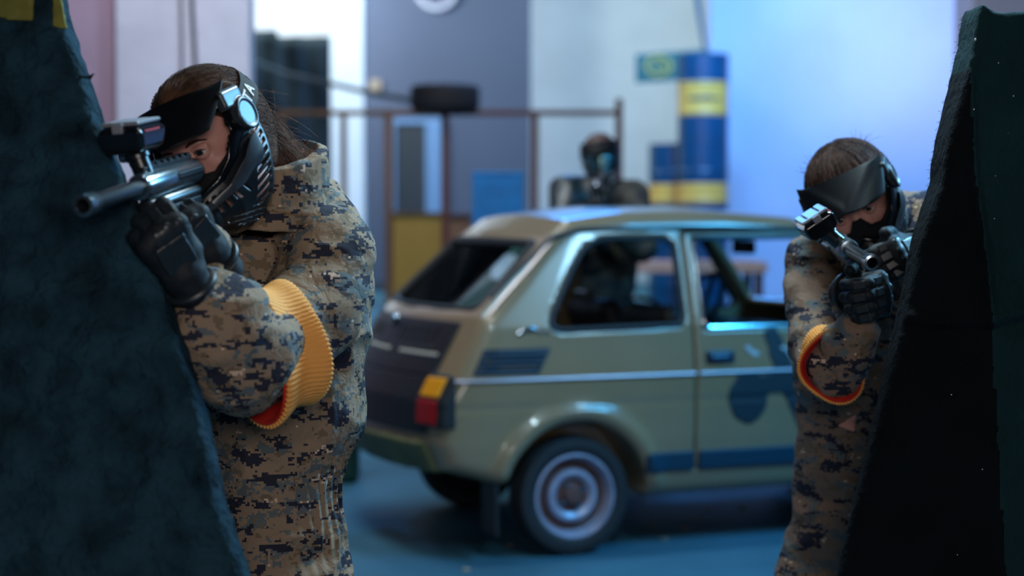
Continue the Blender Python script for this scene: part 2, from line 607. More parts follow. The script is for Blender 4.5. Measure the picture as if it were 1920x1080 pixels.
# wooden rail frame
Yf = 15.0
m_w1 = mat('stained_timber', (92, 52, 44), .6, var=.35, vscale=6, stretch=(1, 1, .2))
m_w2 = mat('weathered_timber', (120, 92, 64), .7, var=.35, vscale=6, stretch=(1, 1, .2))
m_ply = mat('yellow_plywood', (168, 140, 56), .6, var=.18, vscale=3, stretch=(1, 1, .3))
m_ply2 = mat('brown_board', (128, 96, 72), .6, var=.2, vscale=3)
t = thing('timber_frame', (X(860, Yf), Yf, 0), 'tall open timber rail frame with yellow plywood panel, tyre on top, behind the car', 'fence')
zt = Z(207, Yf)
posts = [(530, 11, m_w2), (645, 11, m_w2), (730, 15, m_w2), (835, 15, m_w1), (1003, 13, m_w1), (1160, 13, m_w1)]
for (px, wd, mm) in posts:
    top = zt + (.10 if px == 1160 else 0)
    MB().box((X(px - wd / 2, Yf), Yf - .04, 0), (X(px + wd / 2, Yf), Yf + .04, top)).build('post', mm, t, bevel=.004)
MB().box((X(520, Yf), Yf - .05, zt - .045), (X(832, Yf), Yf + .05, zt + .0)).build('top_rail', m_w2, t, bevel=.004)
MB().box((X(832, Yf), Yf - .05, zt - .045), (X(1166, Yf), Yf + .05, zt + .0)).build('top_rail', m_w1, t, bevel=.004)
MB().box((X(738, Yf), Yf - .02, .05), (X(828, Yf), Yf + .0, Z(402, Yf))).build('panel', m_ply, t)
MB().box((X(842, Yf), Yf - .02, .05), (X(997, Yf), Yf + .0, Z(406, Yf))).build('panel', m_ply2, t)
MB().box((X(738, Yf), Yf - .07, Z(402, Yf)), (X(828, Yf), Yf + .05, Z(398, Yf))).build('ledge', m_w2, t)
MB().box((X(842, Yf), Yf - .07, Z(406, Yf)), (X(997, Yf), Yf + .05, Z(401, Yf))).build('ledge', m_w1, t)


def tyre_profile(R, r0, wd):
    return [(r0, -wd * .42), (r0 + .012, -wd * .5), (R * .86, -wd * .54), (R * .95, -wd * .5), (R * .995, -wd * .38), (R, -wd * .15), (R * .985, -wd * .13), (R * .985, -wd * .10), (R, -wd * .08), (R, wd * .08),
            (R * .985, wd * .10), (R * .985, wd * .13), (R, wd * .15), (R * .995, wd * .38), (R * .95, wd * .5), (R * .86, wd * .54), (r0 + .012, wd * .5), (r0, wd * .42)]


m_tyre = mat('tyre_rubber', (22, 28, 34), .75, bump=.2, bscale=60)
o = MB().lathe(tyre_profile(.305, .17, .2) + [(.17, -.084)], 48, Matrix.Translation((0, 0, .109)), caps=False).build('tyre', m_tyre, smooth=True)
o.location = (X(835, Yf), Yf, zt)
tag(o, 'black car tyre lying flat on top of the timber frame', 'tyre')

# small orange rag on the ledge
def rag(P):
    return ell(P, (0, 0, .045), (.085, .06, .045)) + .012 * noise(P, 30, 3) + .006 * noise(P, 70, 4)


o = sdf_obj('rag', rag, (-.12, -.1, -.01), (.12, .1, .12), .006, mat('orange_cloth', (214, 140, 50), .8))
o.location = (X(962, 14.95), 14.95, Z(398, Yf) + .012)
tag(o, 'small crumpled orange cloth on the ledge beside the blue crates', 'cloth')

# blue crates
m_crate = mat('blue_plastic', (0, 124, 190), .5, var=.25, vscale=5)


def crate(loc):
    t = thing('crate', loc, '', 'crate', 'blue crates stacked behind the car', .04)
    wd, dp, hh = .15, .12, .40
    m = MB()
    m.box((-wd, -dp, 0), (wd, dp, .02))
    for s in (-1, 1):
        m.box((-wd, s * dp - .002, 0), (wd, s * dp + .002, .38))
        m.box((s * wd - .002, -dp, 0), (s * wd + .002, dp, .38))
    for s in (-1, 1):
        for (a, b) in ((0.02, .10), (.16, .22), (.30, .38)):
            m.box((-wd, s * dp - .006, a), (wd, s * dp + .006, b))
            m.box((s * wd - .006, -dp, a), (s * wd + .006, dp, b))
        for k in range(5):
            x = -wd + wd * 2 * k / 4
            m.box((x - .012, s * dp - .007, .02), (x + .012, s * dp + .007, .38))
        for k in range(4):
            y = -dp + dp * 2 * k / 3
            m.box((s * wd - .007, y - .012, .02), (s * wd + .007, y + .012, .38))
    m.build('basket', m_crate, t, local=True)
    r = MB()
    for s in (-1, 1):
        r.box((-wd - .015, s * (dp + .004) - .012, .375), (wd + .015, s * (dp + .004) + .012, .40))
        r.box((s * (wd + .004) - .012, -dp, .375), (s * (wd + .004) + .012, dp, .40))
    r.build('rim', m_crate, t, local=True, bevel=.004)
    return t


for k, lb in enumerate(['blue plastic crate, lowest of the stack behind the car', 'blue plastic crate, second from the floor in the stack behind the car',
                        'blue plastic crate, third from the floor in the stack, just under the topmost', 'bright blue plastic crate, topmost of its stack, seen above the car roof']):
    c = crate((X(933, 11), 11, .402 * k)); c['label'] = lb

# things on the grey wall
t = thing('wall_fan', at(818, -22, 28.95), 'round pale ring of a fan high on the grey wall', 'fan')
MB().lathe([(.30, 0), (.37, 0), (.37, -.06), (.30, -.06), (.30, 0)], 40, Matrix.Translation(at(818, -22, 28.95)), 'y', caps=False).build('ring', mat('pale_ring', (150, 155, 170), .5), t, smooth=True)
b = MB()
for k in range(4):
    b.box((-.29, -.02, -.035), (.29, -.01, .035), Matrix.Translation(at(818, -22, 28.95)) @ Matrix.Rotation(k * math.pi / 4, 4, 'Y'))
b.build('blades', mat('fan_blade', (96, 100, 118), .5), t)
q = at(704, 160, 28.98)
tag(MB().box((q[0] - .1, 28.93, q[2] - .09), (q[0] + .1, 28.998, q[2] + .09)).build('junction_box', mat('beige_plastic', (120, 108, 92), .5), bevel=.01), 'small beige junction box on the grey wall above the timber frame', 'junction box')

# drums: blue steel with a yellow band
m_drb = mat('drum_blue', (0, 66, 96), .38, var=.2, vscale=4)
m_dry = mat('drum_yellow', (232, 172, 74), .45, var=.12, vscale=4)
m_scr = mat('drum_print', (64, 70, 70), .6)


def drum(px, Y, z0, hh, rad, band, label, prt=False):
    x = X(px, Y)
    t = thing('oil_drum', (x, Y, z0), label, 'drum', 'blue and yellow oil drums stacked by the blue wall')

    def prof(a, b):
        out = []
        n = 24
        for i in range(n + 1):
            v = a + (b - a) * i / n
            r = rad
            for c in (.335, .665): r += .012 * math.exp(-((v - c) / .014) ** 2)
            out.append((r, v * hh))
        return out
    if band:
        lo = MB().lathe([(0, .012), (rad * .96, .012), (rad * .97, 0), (rad * 1.01, 0)] + prof(.012, band[0]), 40)
        lo.v = [(a + x, b + Y, c + z0) for a, b, c in lo.v]
        up = MB().lathe(prof(band[1], .988) + [(rad * 1.01, hh), (rad * .97, hh), (rad * .96, hh - .012), (0, hh - .012)], 40)
        up.v = [(a + x, b + Y, c + z0) for a, b, c in up.v]
        lo.build('barrel', m_drb, t, smooth=True)
        up.build('barrel', m_drb, t, smooth=True)
        mb = MB().lathe(prof(band[0], band[1]), 40, Matrix.Translation((x, Y, z0)), caps=False)
        mb.build('band', m_dry, t, smooth=True)
    else:
        MB().lathe([(0, .012), (rad * .96, .012), (rad * .97, 0), (rad * 1.01, 0)] + prof(.012, .988) + [(rad * 1.01, hh), (rad * .97, hh), (rad * .96, hh - .012), (0, hh - .012)], 40, Matrix.Translation((x, Y, z0))).build('barrel', m_drb, t, smooth=True)
    MB().lathe([(.035, 0), (.035, .015), (0, .015)], 16, Matrix.Translation((x + .15, Y - .05, z0 + hh - .012))).build('cap', m_drb, t)
    if prt:
        zc = z0 + hh * (band[0] + band[1]) / 2
        m = MB()
        rr = rad + .004
        for (a0, a1, h0, h1) in ((-.72, -.50, -.03, .025), (-.46, -.40, -.04, .05), (-.36, -.20, -.035, .03), (-.16, -.02, -.035, .035), (.02, .14, -.03, .045), (.18, .30, -.03, .025), (.34, .62, -.02, .012), (-.66, .5, -.012, .008)):
            n = 6
            vs = []
            for i in range(n + 1):
                a = -math.pi / 2 + a0 + (a1 - a0) * i / n
                for hq in (h0, h1): vs.append((x + rr * math.cos(a), Y + rr * math.sin(a), zc + hq * .8))
            m.add(vs, [(2 * i, 2 * i + 1, 2 * i + 3, 2 * i + 2) for i in range(n)])
        m.build('lettering', m_scr, t)
    return t


Yd = 20.1; hd = 1.02; rd = .296
pallet_z = .13
x0 = X(1196, Yd); x1 = X(1386, Yd)
pm = MB()
for k in range(3): pm.box((x0 - .05, Yd - .35 + k * .44, 0), (x1, Yd - .25 + k * .44, .10))
for k in range(6): pm.box((x0 - .05 + k * (x1 - x0) / 5.3, Yd - .4, .10), (x0 + .10 + k * (x1 - x0) / 5.3, Yd + .75, .128))
tag(pm.build('pallet', m_w2), 'wooden pallet carrying the stacked blue drums', 'pallet')
for row, (band, nm) in enumerate(((None, 'in the lowest row'), ((.30, .53), 'in the middle row'))):
    z0 = pallet_z + row * (hd + .002)
    drum(1317, Yd, z0, hd, rd, band if row else None, 'blue steel drum %s, the right one, %s' % (nm, 'directly under the tallest drum' if row else 'under two others'))
    drum(1262, Yd + .56, z0, hd, rd, band if row else None, 'blue steel drum %s, the left one standing slightly behind' % nm)
drum(1317, Yd, pallet_z + 2 * (hd + .002), hd, rd, (.30, .68), 'blue drum with yellow lettered band, topmost of the stack', True)

# green sign with a yellow emblem, tied beside the stack
Ys = 20.75
c = [at(1192, 102, Ys), at(1192, 156, Ys), at(1330, 146, Ys), at(1330, 92, Ys)]
t = thing('sign', (c[0] + c[2]) / 2, 'tilted green board with a yellow emblem beside the topmost drum', 'sign')
mb = MB().prism([(p[0], p[2]) for p in c], Ys, Ys + .03)
mb.build('board', mat('sign_green', (10, 82, 68), .5), t)
m = MB()
ec = at(1238, 124, Ys)
pts = [(ec[0] + -.02 + .15 * math.cos(a), Ys - .008, ec[2] + .11 * math.sin(a)) for a in np.linspace(0, 2 * math.pi, 25)[:-1]]
m.tube(pts, .018, 6, closed=True)
m_sy = mat('sign_yellow', (206, 170, 60), .5)
m.build('emblem', m_sy, t)
m = MB()
m.tube([(ec[0] - .06, Ys - .008, ec[2] - .05), (ec[0], Ys - .008, ec[2] + .06), (ec[0] + .07, Ys - .008, ec[2] - .05)], .016, 6)
m.build('emblem', m_sy, t)
for k in range(3):
    m = MB()
    e2 = at(1278 + k * 14, 112 - k, Ys); m.box((e2[0] - .02, Ys - .012, e2[2] - .03), (e2[0] + .02, Ys - .002, e2[2] + .03))
    m.build('emblem', m_sy, t)
tag(MB().tube([at(1303, -40, Ys), at(1314, 40, Ys - .0), at(1322, 93, Ys)], [.04, .03, .02], 8).build('strap', mat('strap_teal', (20, 70, 90), .7), smooth=True), 'dark strap hanging from above to the green sign', 'strap')
# long bench table seen through the car windows
Yt = 12.0
m_tt = mat('pale_board', (222, 178, 160), .6, var=.1)
t = thing('table', (X(1290, Yt), Yt + .3, 0), 'long table with a pale wooden top behind the car', 'table')
zt2 = Z(492, Yt)
MB().box((X(1120, Yt), Yt, zt2 - .075), (X(1440, Yt), Yt + .7, zt2)).build('tabletop', m_tt, t, bevel=.005)
for xx in (X(1135, Yt), X(1425, Yt)):
    for yy in (Yt + .06, Yt + .62):
        MB().box((xx - .03, yy - .03, 0), (xx + .03, yy + .03, zt2 - .075)).build('leg', m_w1, t)
# bin, canister behind the car
m_green = mat('bin_green', (0, 84, 66), .4, var=.15)
yb = 9.12; xb = X(936, yb)
t = thing('wheelie_bin', (xb, yb, 0), 'dark green bin with a white paper behind the car, seen through its rear window', 'bin')
def binf(P):
    s = 1 - .12 * (1.1 - P[:, 2])
    return np.maximum(rbox(P / np.stack([s, s, np.ones_like(s)], 1), (0, 0, .58), (.26, .27, .55), .04), -rbox(P, (0, 0, .70), (.20, .21, .5), .03))
sdf_obj('bin_body', binf, (-.35, -.35, 0), (.35, .35, 1.2), .015, m_green, t, Matrix.Translation((xb, yb, 0)))
MB().box((xb - .28, yb - .29, 1.12), (xb + .28, yb + .29, 1.17)).build('lid', m_green, t, bevel=.015)
for s in (-1, 1):
    MB().lathe([(0, -.03), (.09, -.03), (.1, 0), (.09, .03), (0, .03)], 20, Matrix.Translation((xb + s * .27, yb + .2, .1)), 'x').build('wheel', m_tyre, t)
q0 = at(922, 447, yb - .3); q1 = at(968, 506, yb - .3)
MB().box((q0[0], yb - .287, 1.0), (q1[0], yb - .274, 1.26)).build('paper', mat('white_paper', (225, 232, 235), .7), t)
yj = 8.5
t = thing('canister', (X(622, yj), yj, 0), 'dark green canister on the floor between the left player and the car', 'canister')
jx = X(622, yj)
def canf(P): return smax(rbox(P, (0, 0, .27), (.13, .10, .27), .035), -(np.abs(np.abs(P[:, 1]) - .105) - .004 + 2 * np.abs(np.abs(P[:, 0]) - np.abs(P[:, 2] - .27) * .4)), .005)
sdf_obj('can_body', canf, (-.2, -.2, -.02), (.2, .2, .6), .01, mat('canister_green', (8, 58, 50), .5), t, Matrix.Translation((jx, yj, 0)))
MB().tube([(jx - .06, yj, .53), (jx - .06, yj, .58), (jx + .06, yj, .58), (jx + .06, yj, .53)], .012, 8).build('handle', mat('canister_green2', (8, 58, 50), .5), t, smooth=True)
# little scraps of litter on the floor
m_lit = mat('litter', (150, 140, 120), .8)
for k, (px, py) in enumerate(((1222, 985), (1285, 990), (1300, 972), (955, 1022), (875, 1068), (1395, 950), (1330, 955), (1245, 1010))):
    d = (CAMH - .004) / -(FW + (px - 960) / FPX * RT + (540 - py) / FPX * UP)[2]
    p = (FW + (px - 960) / FPX * RT + (540 - py) / FPX * UP) * d
    s = .012 + .005 * (k % 3)
    pts = [(s * (1 + .3 * math.sin(3 * j + k)) * math.cos(j * 1.05), s * math.sin(j * 1.05)) for j in range(6)]
    o = MB().prism(pts, 0, .006, None, 'z').build('scrap', m_lit)
    o.location = (p[0], p[1], .001)
    tag(o, 'tiny pale scrap of litter ' + ['beside the near rear wheel, the closest to the door line', 'under the door, lower of the close pair', 'under the door, upper of the close pair', 'just left of the near rear wheel', 'on the floor at the bottom left of the car', 'under the car, farthest right of all', 'under the door, farthest from the camera', 'right of the rear wheel, nearest the lit floor'][k], 'litter', 'scraps of litter on the floor')
# ================================================================== the car
TH = R_(21)
car = thing('car', (0.25, 6.62, 0), 'small khaki hatchback with black spray marks and a dark engine lid', 'car', rz=TH)
# local frame: x forward, y to the left side, z up, origin on the floor under the near rear wheel; shift so y=0 is the centre line
CY = .66
m_body = mat('khaki_paint', (136, 119, 92), .28, coat=.5, var=.10, vscale=2.5, bump=.05, bscale=3, bdist=.02)
m_blk = mat('black_brushed_paint', (10, 26, 34), .5, col2=(20, 16, 22), vscale=3, bump=.2, bscale=14)
m_rub = mat('black_rubber', (16, 24, 30), .6)
m_trim = mat('side_moulding', (10, 52, 74), .5)
m_chr = mat('chrome', (190, 195, 200), .18, metal=1)
m_alu = mat('dull_metal_strip', (165, 158, 168), .4, metal=.6)
m_int = mat('interior_vinyl', (16, 20, 24), .6)
m_rim = mat('steel_rim', (168, 172, 196), .4, metal=.35, var=.25, vscale=12)
m_rust = mat('rusty_steel', (96, 66, 62), .7, var=.4, vscale=14)
m_amb = mat('amber_lens', (225, 150, 20), .2)
m_red = mat('red_lens', (150, 8, 12), .2)
m_spray = mat('black_spray', (12, 40, 52), .6)
m_strip = mat('pale_strip', (176, 178, 164), .45)
g_car = glass('car_glass', (.88, .94, .96), .06)

PROF = [(-.635, .36), (-.675, .46), (-.665, .62), (-.615, .715), (-.485, .94), (-.10, 1.27), (.0, 1.335), (.28, 1.368), (.70, 1.37), (1.05, 1.345), (1.18, 1.29),
        (1.47, .925), (1.64, .90), (2.20, .80), (2.42, .70), (2.46, .56), (2.46, .36), (2.35, .25), (1.5, .215), (.3, .215), (-.40, .29)]


def halfw(x, z):
    zs = np.array([.2, .30, .45, .62, .70, .76, .90, 1.26, 1.40]); ws = np.array([.640, .668, .682, .686, .684, .676, .655, .545, .50])
    wv = np.interp(z, zs, ws)
    return wv - .05 * np.clip((-x - .30) / .33, 0, 1) ** 2 - .05 * np.clip((x - 1.9) / .6, 0, 1) ** 2


def bul(x, y): return .10 * (y / .6) ** 2 * np.clip((.15 - x) / .35, 0, 1)


def crown(P): return .035 * (P[:, 1] / .6) ** 2


def outer(P):
    x, y, z = P[:, 0], P[:, 1], P[:, 2]
    zz = z + crown(P) * np.clip((z - 1.1) / .2, 0, 1)
    xx = x - bul(x, y)
    dp = poly2(xx, zz, PROF) - .0
    wv = halfw(x, z)
    for xc in (0, 1.84):
        r = np.hypot(x - xc, z - .235)
        wv = wv + .026 * np.exp(-((r - .335) / .036) ** 2) * np.clip((z - .18) / .1, 0, 1)
    wv = wv - .004 * np.exp(-((z - .595) / .012) ** 2)
    dy = (np.abs(y) - wv) * .97
    return smax(dp, dy, .055)


QWIN = [(-.095, .905), (-.085, .95), (.02, 1.12), (.085, 1.205), (.16, 1.232), (.43, 1.235), (.463, 1.21), (.463, .93), (.45, .90), (-.06, .89)]
DWIN = [(.565, .885), (.565, 1.235), (1.10, 1.235), (1.17, 1.20), (1.385, .92), (1.37, .885)]
RWIN_S = (.035, .36)


def wincut(P, grow=0):
    x, y, z = P[:, 0], P[:, 1], P[:, 2]
    side = np.minimum(poly2(x, z, QWIN), poly2(x, z, DWIN)) - .012 - grow
    side = np.maximum(side, .35 - np.abs(y))
    # rear window: along the sloping plane from (-.43,.94) to (-.165,1.27)
    xb = x - bul(x, y)
    L = math.hypot(.385, .33); ux, uz = .385 / L, .33 / L
    s = (xb + .485) * ux + (z - .94) * uz
    n = -(xb + .485) * uz + (z - .94) * ux
    hw = .53 - .18 * s
    q = np.stack([np.abs(y) - hw + .03, np.abs(s - .245) - .195 + .03], 1)
    rw = np.linalg.norm(np.maximum(q, 0), axis=1) + np.minimum(q.max(1), 0) - .03 - grow
    rw = np.maximum(rw, np.abs(n) - .12)
    # windscreen
    L = math.hypot(.29, .365); ux, uz = .29 / L, -.365 / L
    s = (x - 1.18) * ux + (z - 1.28) * uz
    n = (x - 1.18) * -uz + (z - 1.28) * ux
    q = np.stack([np.abs(y) - (.48 + .2 * s) + .03, np.abs(s - .235) - .20 + .03], 1)
    ws = np.linalg.norm(np.maximum(q, 0), axis=1) + np.minimum(q.max(1), 0) - .03 - grow
    ws = np.maximum(ws, np.abs(n) - .12)
    return np.minimum(side, np.minimum(rw, ws))


def shell(P):
    x, y, z = P[:, 0], P[:, 1], P[:, 2]
    o = outer(P)
    d = np.maximum(o, -(o + .032))
    # window recess lip, then the openings
    d = np.maximum(d, -wincut(P))
    for xc in (0, 1.84):
        r = np.hypot(x - xc, z - .235)
        liner = np.maximum(np.maximum(np.abs(r - .315) - .012, np.abs(np.abs(y) - .54) - .13), o)
        wall = np.maximum(np.maximum(r - .32, np.abs(np.abs(y) - .415) - .012), o)
        d = np.minimum(d, np.minimum(liner, wall))
        d = np.maximum(d, -np.maximum(r - .300, .43 - np.abs(y)))
    return d


DOOR = [(.515, .335), (.518, 1.255), (1.10, 1.262), (1.19, 1.225), (1.455, .90), (1.47, .335)]


def door_region(P, g=0):
    return np.maximum(poly2(P[:, 0], P[:, 2], DOOR) - g, P[:, 1] + .42)


def f_body(P): return np.maximum(shell(P), -door_region(P, .009))
def f_door(P): return np.maximum(shell(P), door_region(P, .003))


Lc = Matrix.Translation((0, CY, 0))
hc = .0092
body = sdf_obj('body', f_body, (-.76, -.80, .15), (2.55, .80, 1.45), hc, m_body, car, Lc)
body.parent = car
# local meshes: they were built in the car's own space, so undo the world shift


def fix(o):
    M = Matrix.Translation(car.location) @ Matrix.Rotation(TH, 4, 'Z')
    o.data.transform(M)
    return o


fix(body)
door = fix(sdf_obj('door', f_door, (.45, -.76, .30), (1.45, -.40, 1.30), .009, m_body, car, Lc))


def cpart(mb, name, m, parent=car, smooth=False, bevel=0):
    mb.v = [(a, b + CY, c) for a, b, c in mb.v]
    return mb.build(name, m, parent, smooth=smooth, local=True, bevel=bevel)


def csdf(name, fn, lo, hi, h, m, parent=car):
    return fix(sdf_obj(name, fn, lo, hi, h, m, parent, Lc))


def sidey(x, z, off=0.0):
    return -(float(halfw(np.array([x]), np.array([z]))[0]) + off)


# side strips follow the skin
def strip(name, pts, r, m, parent=car, off=.004, n=8):
    P = []
    for a, b in zip(pts[:-1], pts[1:]):
        k = max(2, int(math.hypot(b[0] - a[0], b[1] - a[1]) / .04))
        for i in range(k): P.append((a[0] + (b[0] - a[0]) * i / k, a[1] + (b[1] - a[1]) * i / k))
    P.append(pts[-1])
    mb = MB().tube([(x, sidey(x, z, off), z) for x, z in P], r, n)
    return cpart(mb, name, m, parent, smooth=True)


strip('trim_strip', [(-.50, .703), (.505, .703)], .007, m_alu)
strip('trim_strip', [(.525, .703), (1.46, .703)], .007, m_alu, door)
strip('trim_strip', [(1.475, .703), (2.3, .69)], .007, m_alu)
strip('drip_rail', [(-.34, 1.02), (-.06, 1.245), (.06, 1.275), (.5, 1.283), (1.08, 1.275), (1.2, 1.235), (1.46, .925)], .010, m_rub)
# window seals and glass on both sides
def loop(poly, grow=0.0, n=4):
    """outline with softened corners"""
    pts = [np.array(p) for p in poly]
    c = sum(pts) / len(pts)
    out = []
    for i, p in enumerate(pts):
        a, b = pts[i - 1], pts[(i + 1) % len(pts)]
        da, db = (a - p), (b - p)
        la, lb = np.linalg.norm(da), np.linalg.norm(db)
        r = min(.035, la * .4, lb * .4)
        p0, p1 = p + da / la * r, p + db / lb * r
        for k in range(n + 1):
            t = k / n
            out.append((1 - t) ** 2 * p0 + 2 * t * (1 - t) * p + t * t * p1)
    return [tuple(q + (q - c) / np.linalg.norm(q - c) * grow) for q in out]


for s in (-1, 1):
    for poly, m, par, nm in ((QWIN, m_rub, car, 'window_seal'), (DWIN, m_chr if s < 0 else m_rub, door if s < 0 else car, 'window_seal')):
        lp = loop(poly, .008)
        mb = MB().tube([(x, s * abs(sidey(x, z, -.006)), z) for x, z in lp], .013 if poly is QWIN else .010, 8, closed=True)
        cpart(mb, nm, m, par, smooth=True)
        if s > 0 or poly is DWIN:
            lp = loop(poly, .006)
            mb = MB()
            n = len(lp)
            vs = [(x, s * abs(sidey(x, z, -.018)), z) for x, z in lp] + [(x, s * abs(sidey(x, z, -.022)), z) for x, z in lp]
            mb.add(vs, [tuple(range(n)), tuple(range(2 * n - 1, n - 1, -1))] + [(i, (i + 1) % n, n + (i + 1) % n, n + i) for i in range(n)])
            cpart(mb, 'window_pane', g_car, par)
# rear window seal and pane
L = math.hypot(.385, .33)
def rpt(s, y, off):
    x = -.485 + s * .385 / L - off * .33 / L
    return (x + float(bul(x + .04, y)), y, .94 + s * .33 / L + off * .385 / L)
rl = loop([(-.53, .05), (-.3, .045), (0, .045), (.3, .045), (.53, .05), (.46, .44), (.25, .442), (0, .442), (-.25, .442), (-.46, .44)], .008)
cpart(MB().tube([rpt(b, a, -.012 * (1 + 0 * a)) for a, b in rl], .020, 8, closed=True), 'window_seal', m_rub, smooth=True)
n = len(rl)
cpart(MB().add([rpt(b, a, -.02) for a, b in rl] + [rpt(b, a, -.024) for a, b in rl], [tuple(range(n)), tuple(range(2 * n - 1, n - 1, -1))] + [(i, (i + 1) % n, n + (i + 1) % n, n + i) for i in range(n)]), 'rear_window', g_car)
# engine lid and tail panel, painted black, shaped by the body skin
def lidf(P):
    x, y, z = P[:, 0], P[:, 1], P[:, 2]
    o = outer(P)
    d = np.maximum(np.abs(o - .004) - .009, np.abs(y) - (.525 + .05 * (.94 - z)))
    d = np.maximum(d, np.abs(z - .815) - .105)
    # stamped louvres
    lou = np.maximum(np.abs(np.mod(y + .03, .06) - .03) - .010, np.maximum(np.abs(np.abs(y) - .26) - .17, np.abs(z - .85) - .03))
    d = d + .0 * lou
    return np.maximum(np.maximum(d, x + .25), -np.maximum(lou, -(o - .006)))
lid = csdf('engine_lid', lidf, (-.76, -.64, .68), (-.38, .64, .96), .007, m_blk)
def tailf(P):
    x, y, z = P[:, 0], P[:, 1], P[:, 2]
    o = outer(P)
    d = np.maximum(np.abs(o - .003) - .008, np.abs(y) - .575)
    d = np.maximum(d, np.abs(z - .575 - .03 * (y < 9)) - .108)
    return np.maximum(d, x + .3)
csdf('tail_panel', tailf, (-.76, -.66, .46), (-.40, .66, .74), .008, m_blk)
def bumpf(P):
    x, y, z = P[:, 0], P[:, 1], P[:, 2]
    o = outer(P)
    d = smax(np.abs(o - .006) - .014, np.abs(z - .405) - .062, .01)
    d = d + .004 * noise(P, 16, 4)
    return np.maximum(np.maximum(d, x + .46), np.abs(y) - .57)
csdf('bumper', bumpf, (-.78, -.74, .32), (-.38, .74, .50), .009, mat('olive_bumper', (96, 98, 62), .6, var=.3, vscale=8))
def bumpf2(P):
    o = outer(P)
    return np.maximum(smax(np.abs(o - .025) - .02, np.abs(P[:, 2] - .43) - .05, .015), 2.28 - P[:, 0])
csdf('bumper', bumpf2, (2.2, -.74, .34), (2.56, .74, .52), .012, m_rub)
# strips and plate lamp on the lid
for (y0, y1) in ((-.50, -.20), (-.10, .22)):
    mb = MB().tube([(-.580 + float(bul(-.6, yy)), yy, .79) for yy in np.linspace(y0, y1, 6)], .010, 8)
    cpart(mb, 'lid_strip', m_strip, lid, smooth=True)
cpart(MB().lathe([(0, 0), (.02, 0), (.026, .02), (.012, .034), (0, .036)], 16, Matrix.Translation((-.522, .0, .895)) @ Matrix.Rotation(R_(-50), 4, 'Y')), 'lid_lock', m_chr, lid, smooth=True)
cpart(MB().box((-.70, -.05, .50), (-.672, .05, .53)), 'plate_lamp', m_chr, bevel=.004)
# tail lamps
for s in (-1, 1):
    def lampf(P, a=.525, b=.725, t=.02):
        x, y, z = P[:, 0], P[:, 1] * s, P[:, 2]
        o = outer(P)
        d = smax(np.abs(o - .004) - t, np.maximum(np.abs(z - (a + b) / 2) - (b - a) / 2, np.abs(y - .60) - .075), .008)
        return np.maximum(d, x + .50)
    lo = (-.70, -.72 if s < 0 else .50, .48); hi = (-.46, -.50 if s < 0 else .72, .76)
    hs = csdf('tail_lamp', lambda P: lampf(P), lo, hi, .006, m_rub)
    csdf('lens', lambda P: np.maximum(lampf(P, .535, .632, .026), np.abs(P[:, 1] * s - .592) - .055), lo, hi, .005, m_red, hs)
    csdf('lens', lambda P: np.maximum(lampf(P, .640, .715, .026), np.abs(P[:, 1] * s - .592) - .055), lo, hi, .005, m_amb, hs)
# air intake grille: a dark parallelogram of louvres
GR = [(-.435, .722), (-.165, .722), (-.11, .822), (-.385, .822)]
def grf(P):
    x, y, z = P[:, 0], P[:, 1], P[:, 2]
    o = outer(P)
    d = np.maximum(np.abs(o) - .006 - .004 * np.sign(np.sin(z * 2 * math.pi / .020)) * (poly2(x, z, GR) < -.012), poly2(x, z, GR))
    return np.maximum(d, y)
csdf('air_intake', grf, (-.47, -.74, .69), (-.07, -.55, .86), .005, mat('intake_blue_black', (16, 40, 58), .5))
# lower moulding
def mof(P, x0, x1):
    x, y, z = P[:, 0], P[:, 1], P[:, 2]
    o = outer(P)
    return np.maximum(np.maximum(smax(np.abs(o - .003) - .010, np.abs(z - .355) - .040, .008), y), np.maximum(x0 - x, x - x1))
csdf('side_moulding', lambda P: mof(P, .285, .506), (.25, -.76, .28), (.54, -.60, .43), .008, m_trim)
csdf('side_moulding', lambda P: mof(P, .524, 1.455), (.50, -.76, .28), (1.5, -.60, .43), .008, m_trim, door)
csdf('side_moulding', lambda P: mof(P, 1.475, 1.56), (1.4, -.76, .28), (1.6, -.60, .43), .008, m_trim)
# spray painted mark: two lobes joined by crossing bars
def spray(P):
    x, z = P[:, 0] + .055, P[:, 2]
    q = np.stack([x, 0 * x, z], 1)
    lobe = np.hypot((x - .80) / .95, (z - .60) / 1.15) - .095
    lobe = np.maximum(lobe, -(np.hypot(x - .82, z - .625) - .020))
    lobe2 = np.hypot((x - 1.13) / 1.0, (z - .665) / 1.1) - .10
    bar = cone(q, (.915, 0, .845), (.985, 0, .66), .037, .05)
    bar2 = cone(q, (.985, 0, .66), (1.09, 0, .46), .05, .045)
    bar3 = cone(q, (.985, 0, .66), (.80, 0, .64), .045, .04)
    d = np.minimum(np.minimum(np.minimum(lobe, lobe2), np.minimum(bar, bar2)), bar3) + .006 * noise(q, 30, 2)
    return np.maximum(np.maximum(d, np.abs(outer(P) - .0005) - .004), P[:, 1])
csdf('spray_mark', spray, (.60, -.74, .38), (1.28, -.60, .90), .005, m_spray, door)
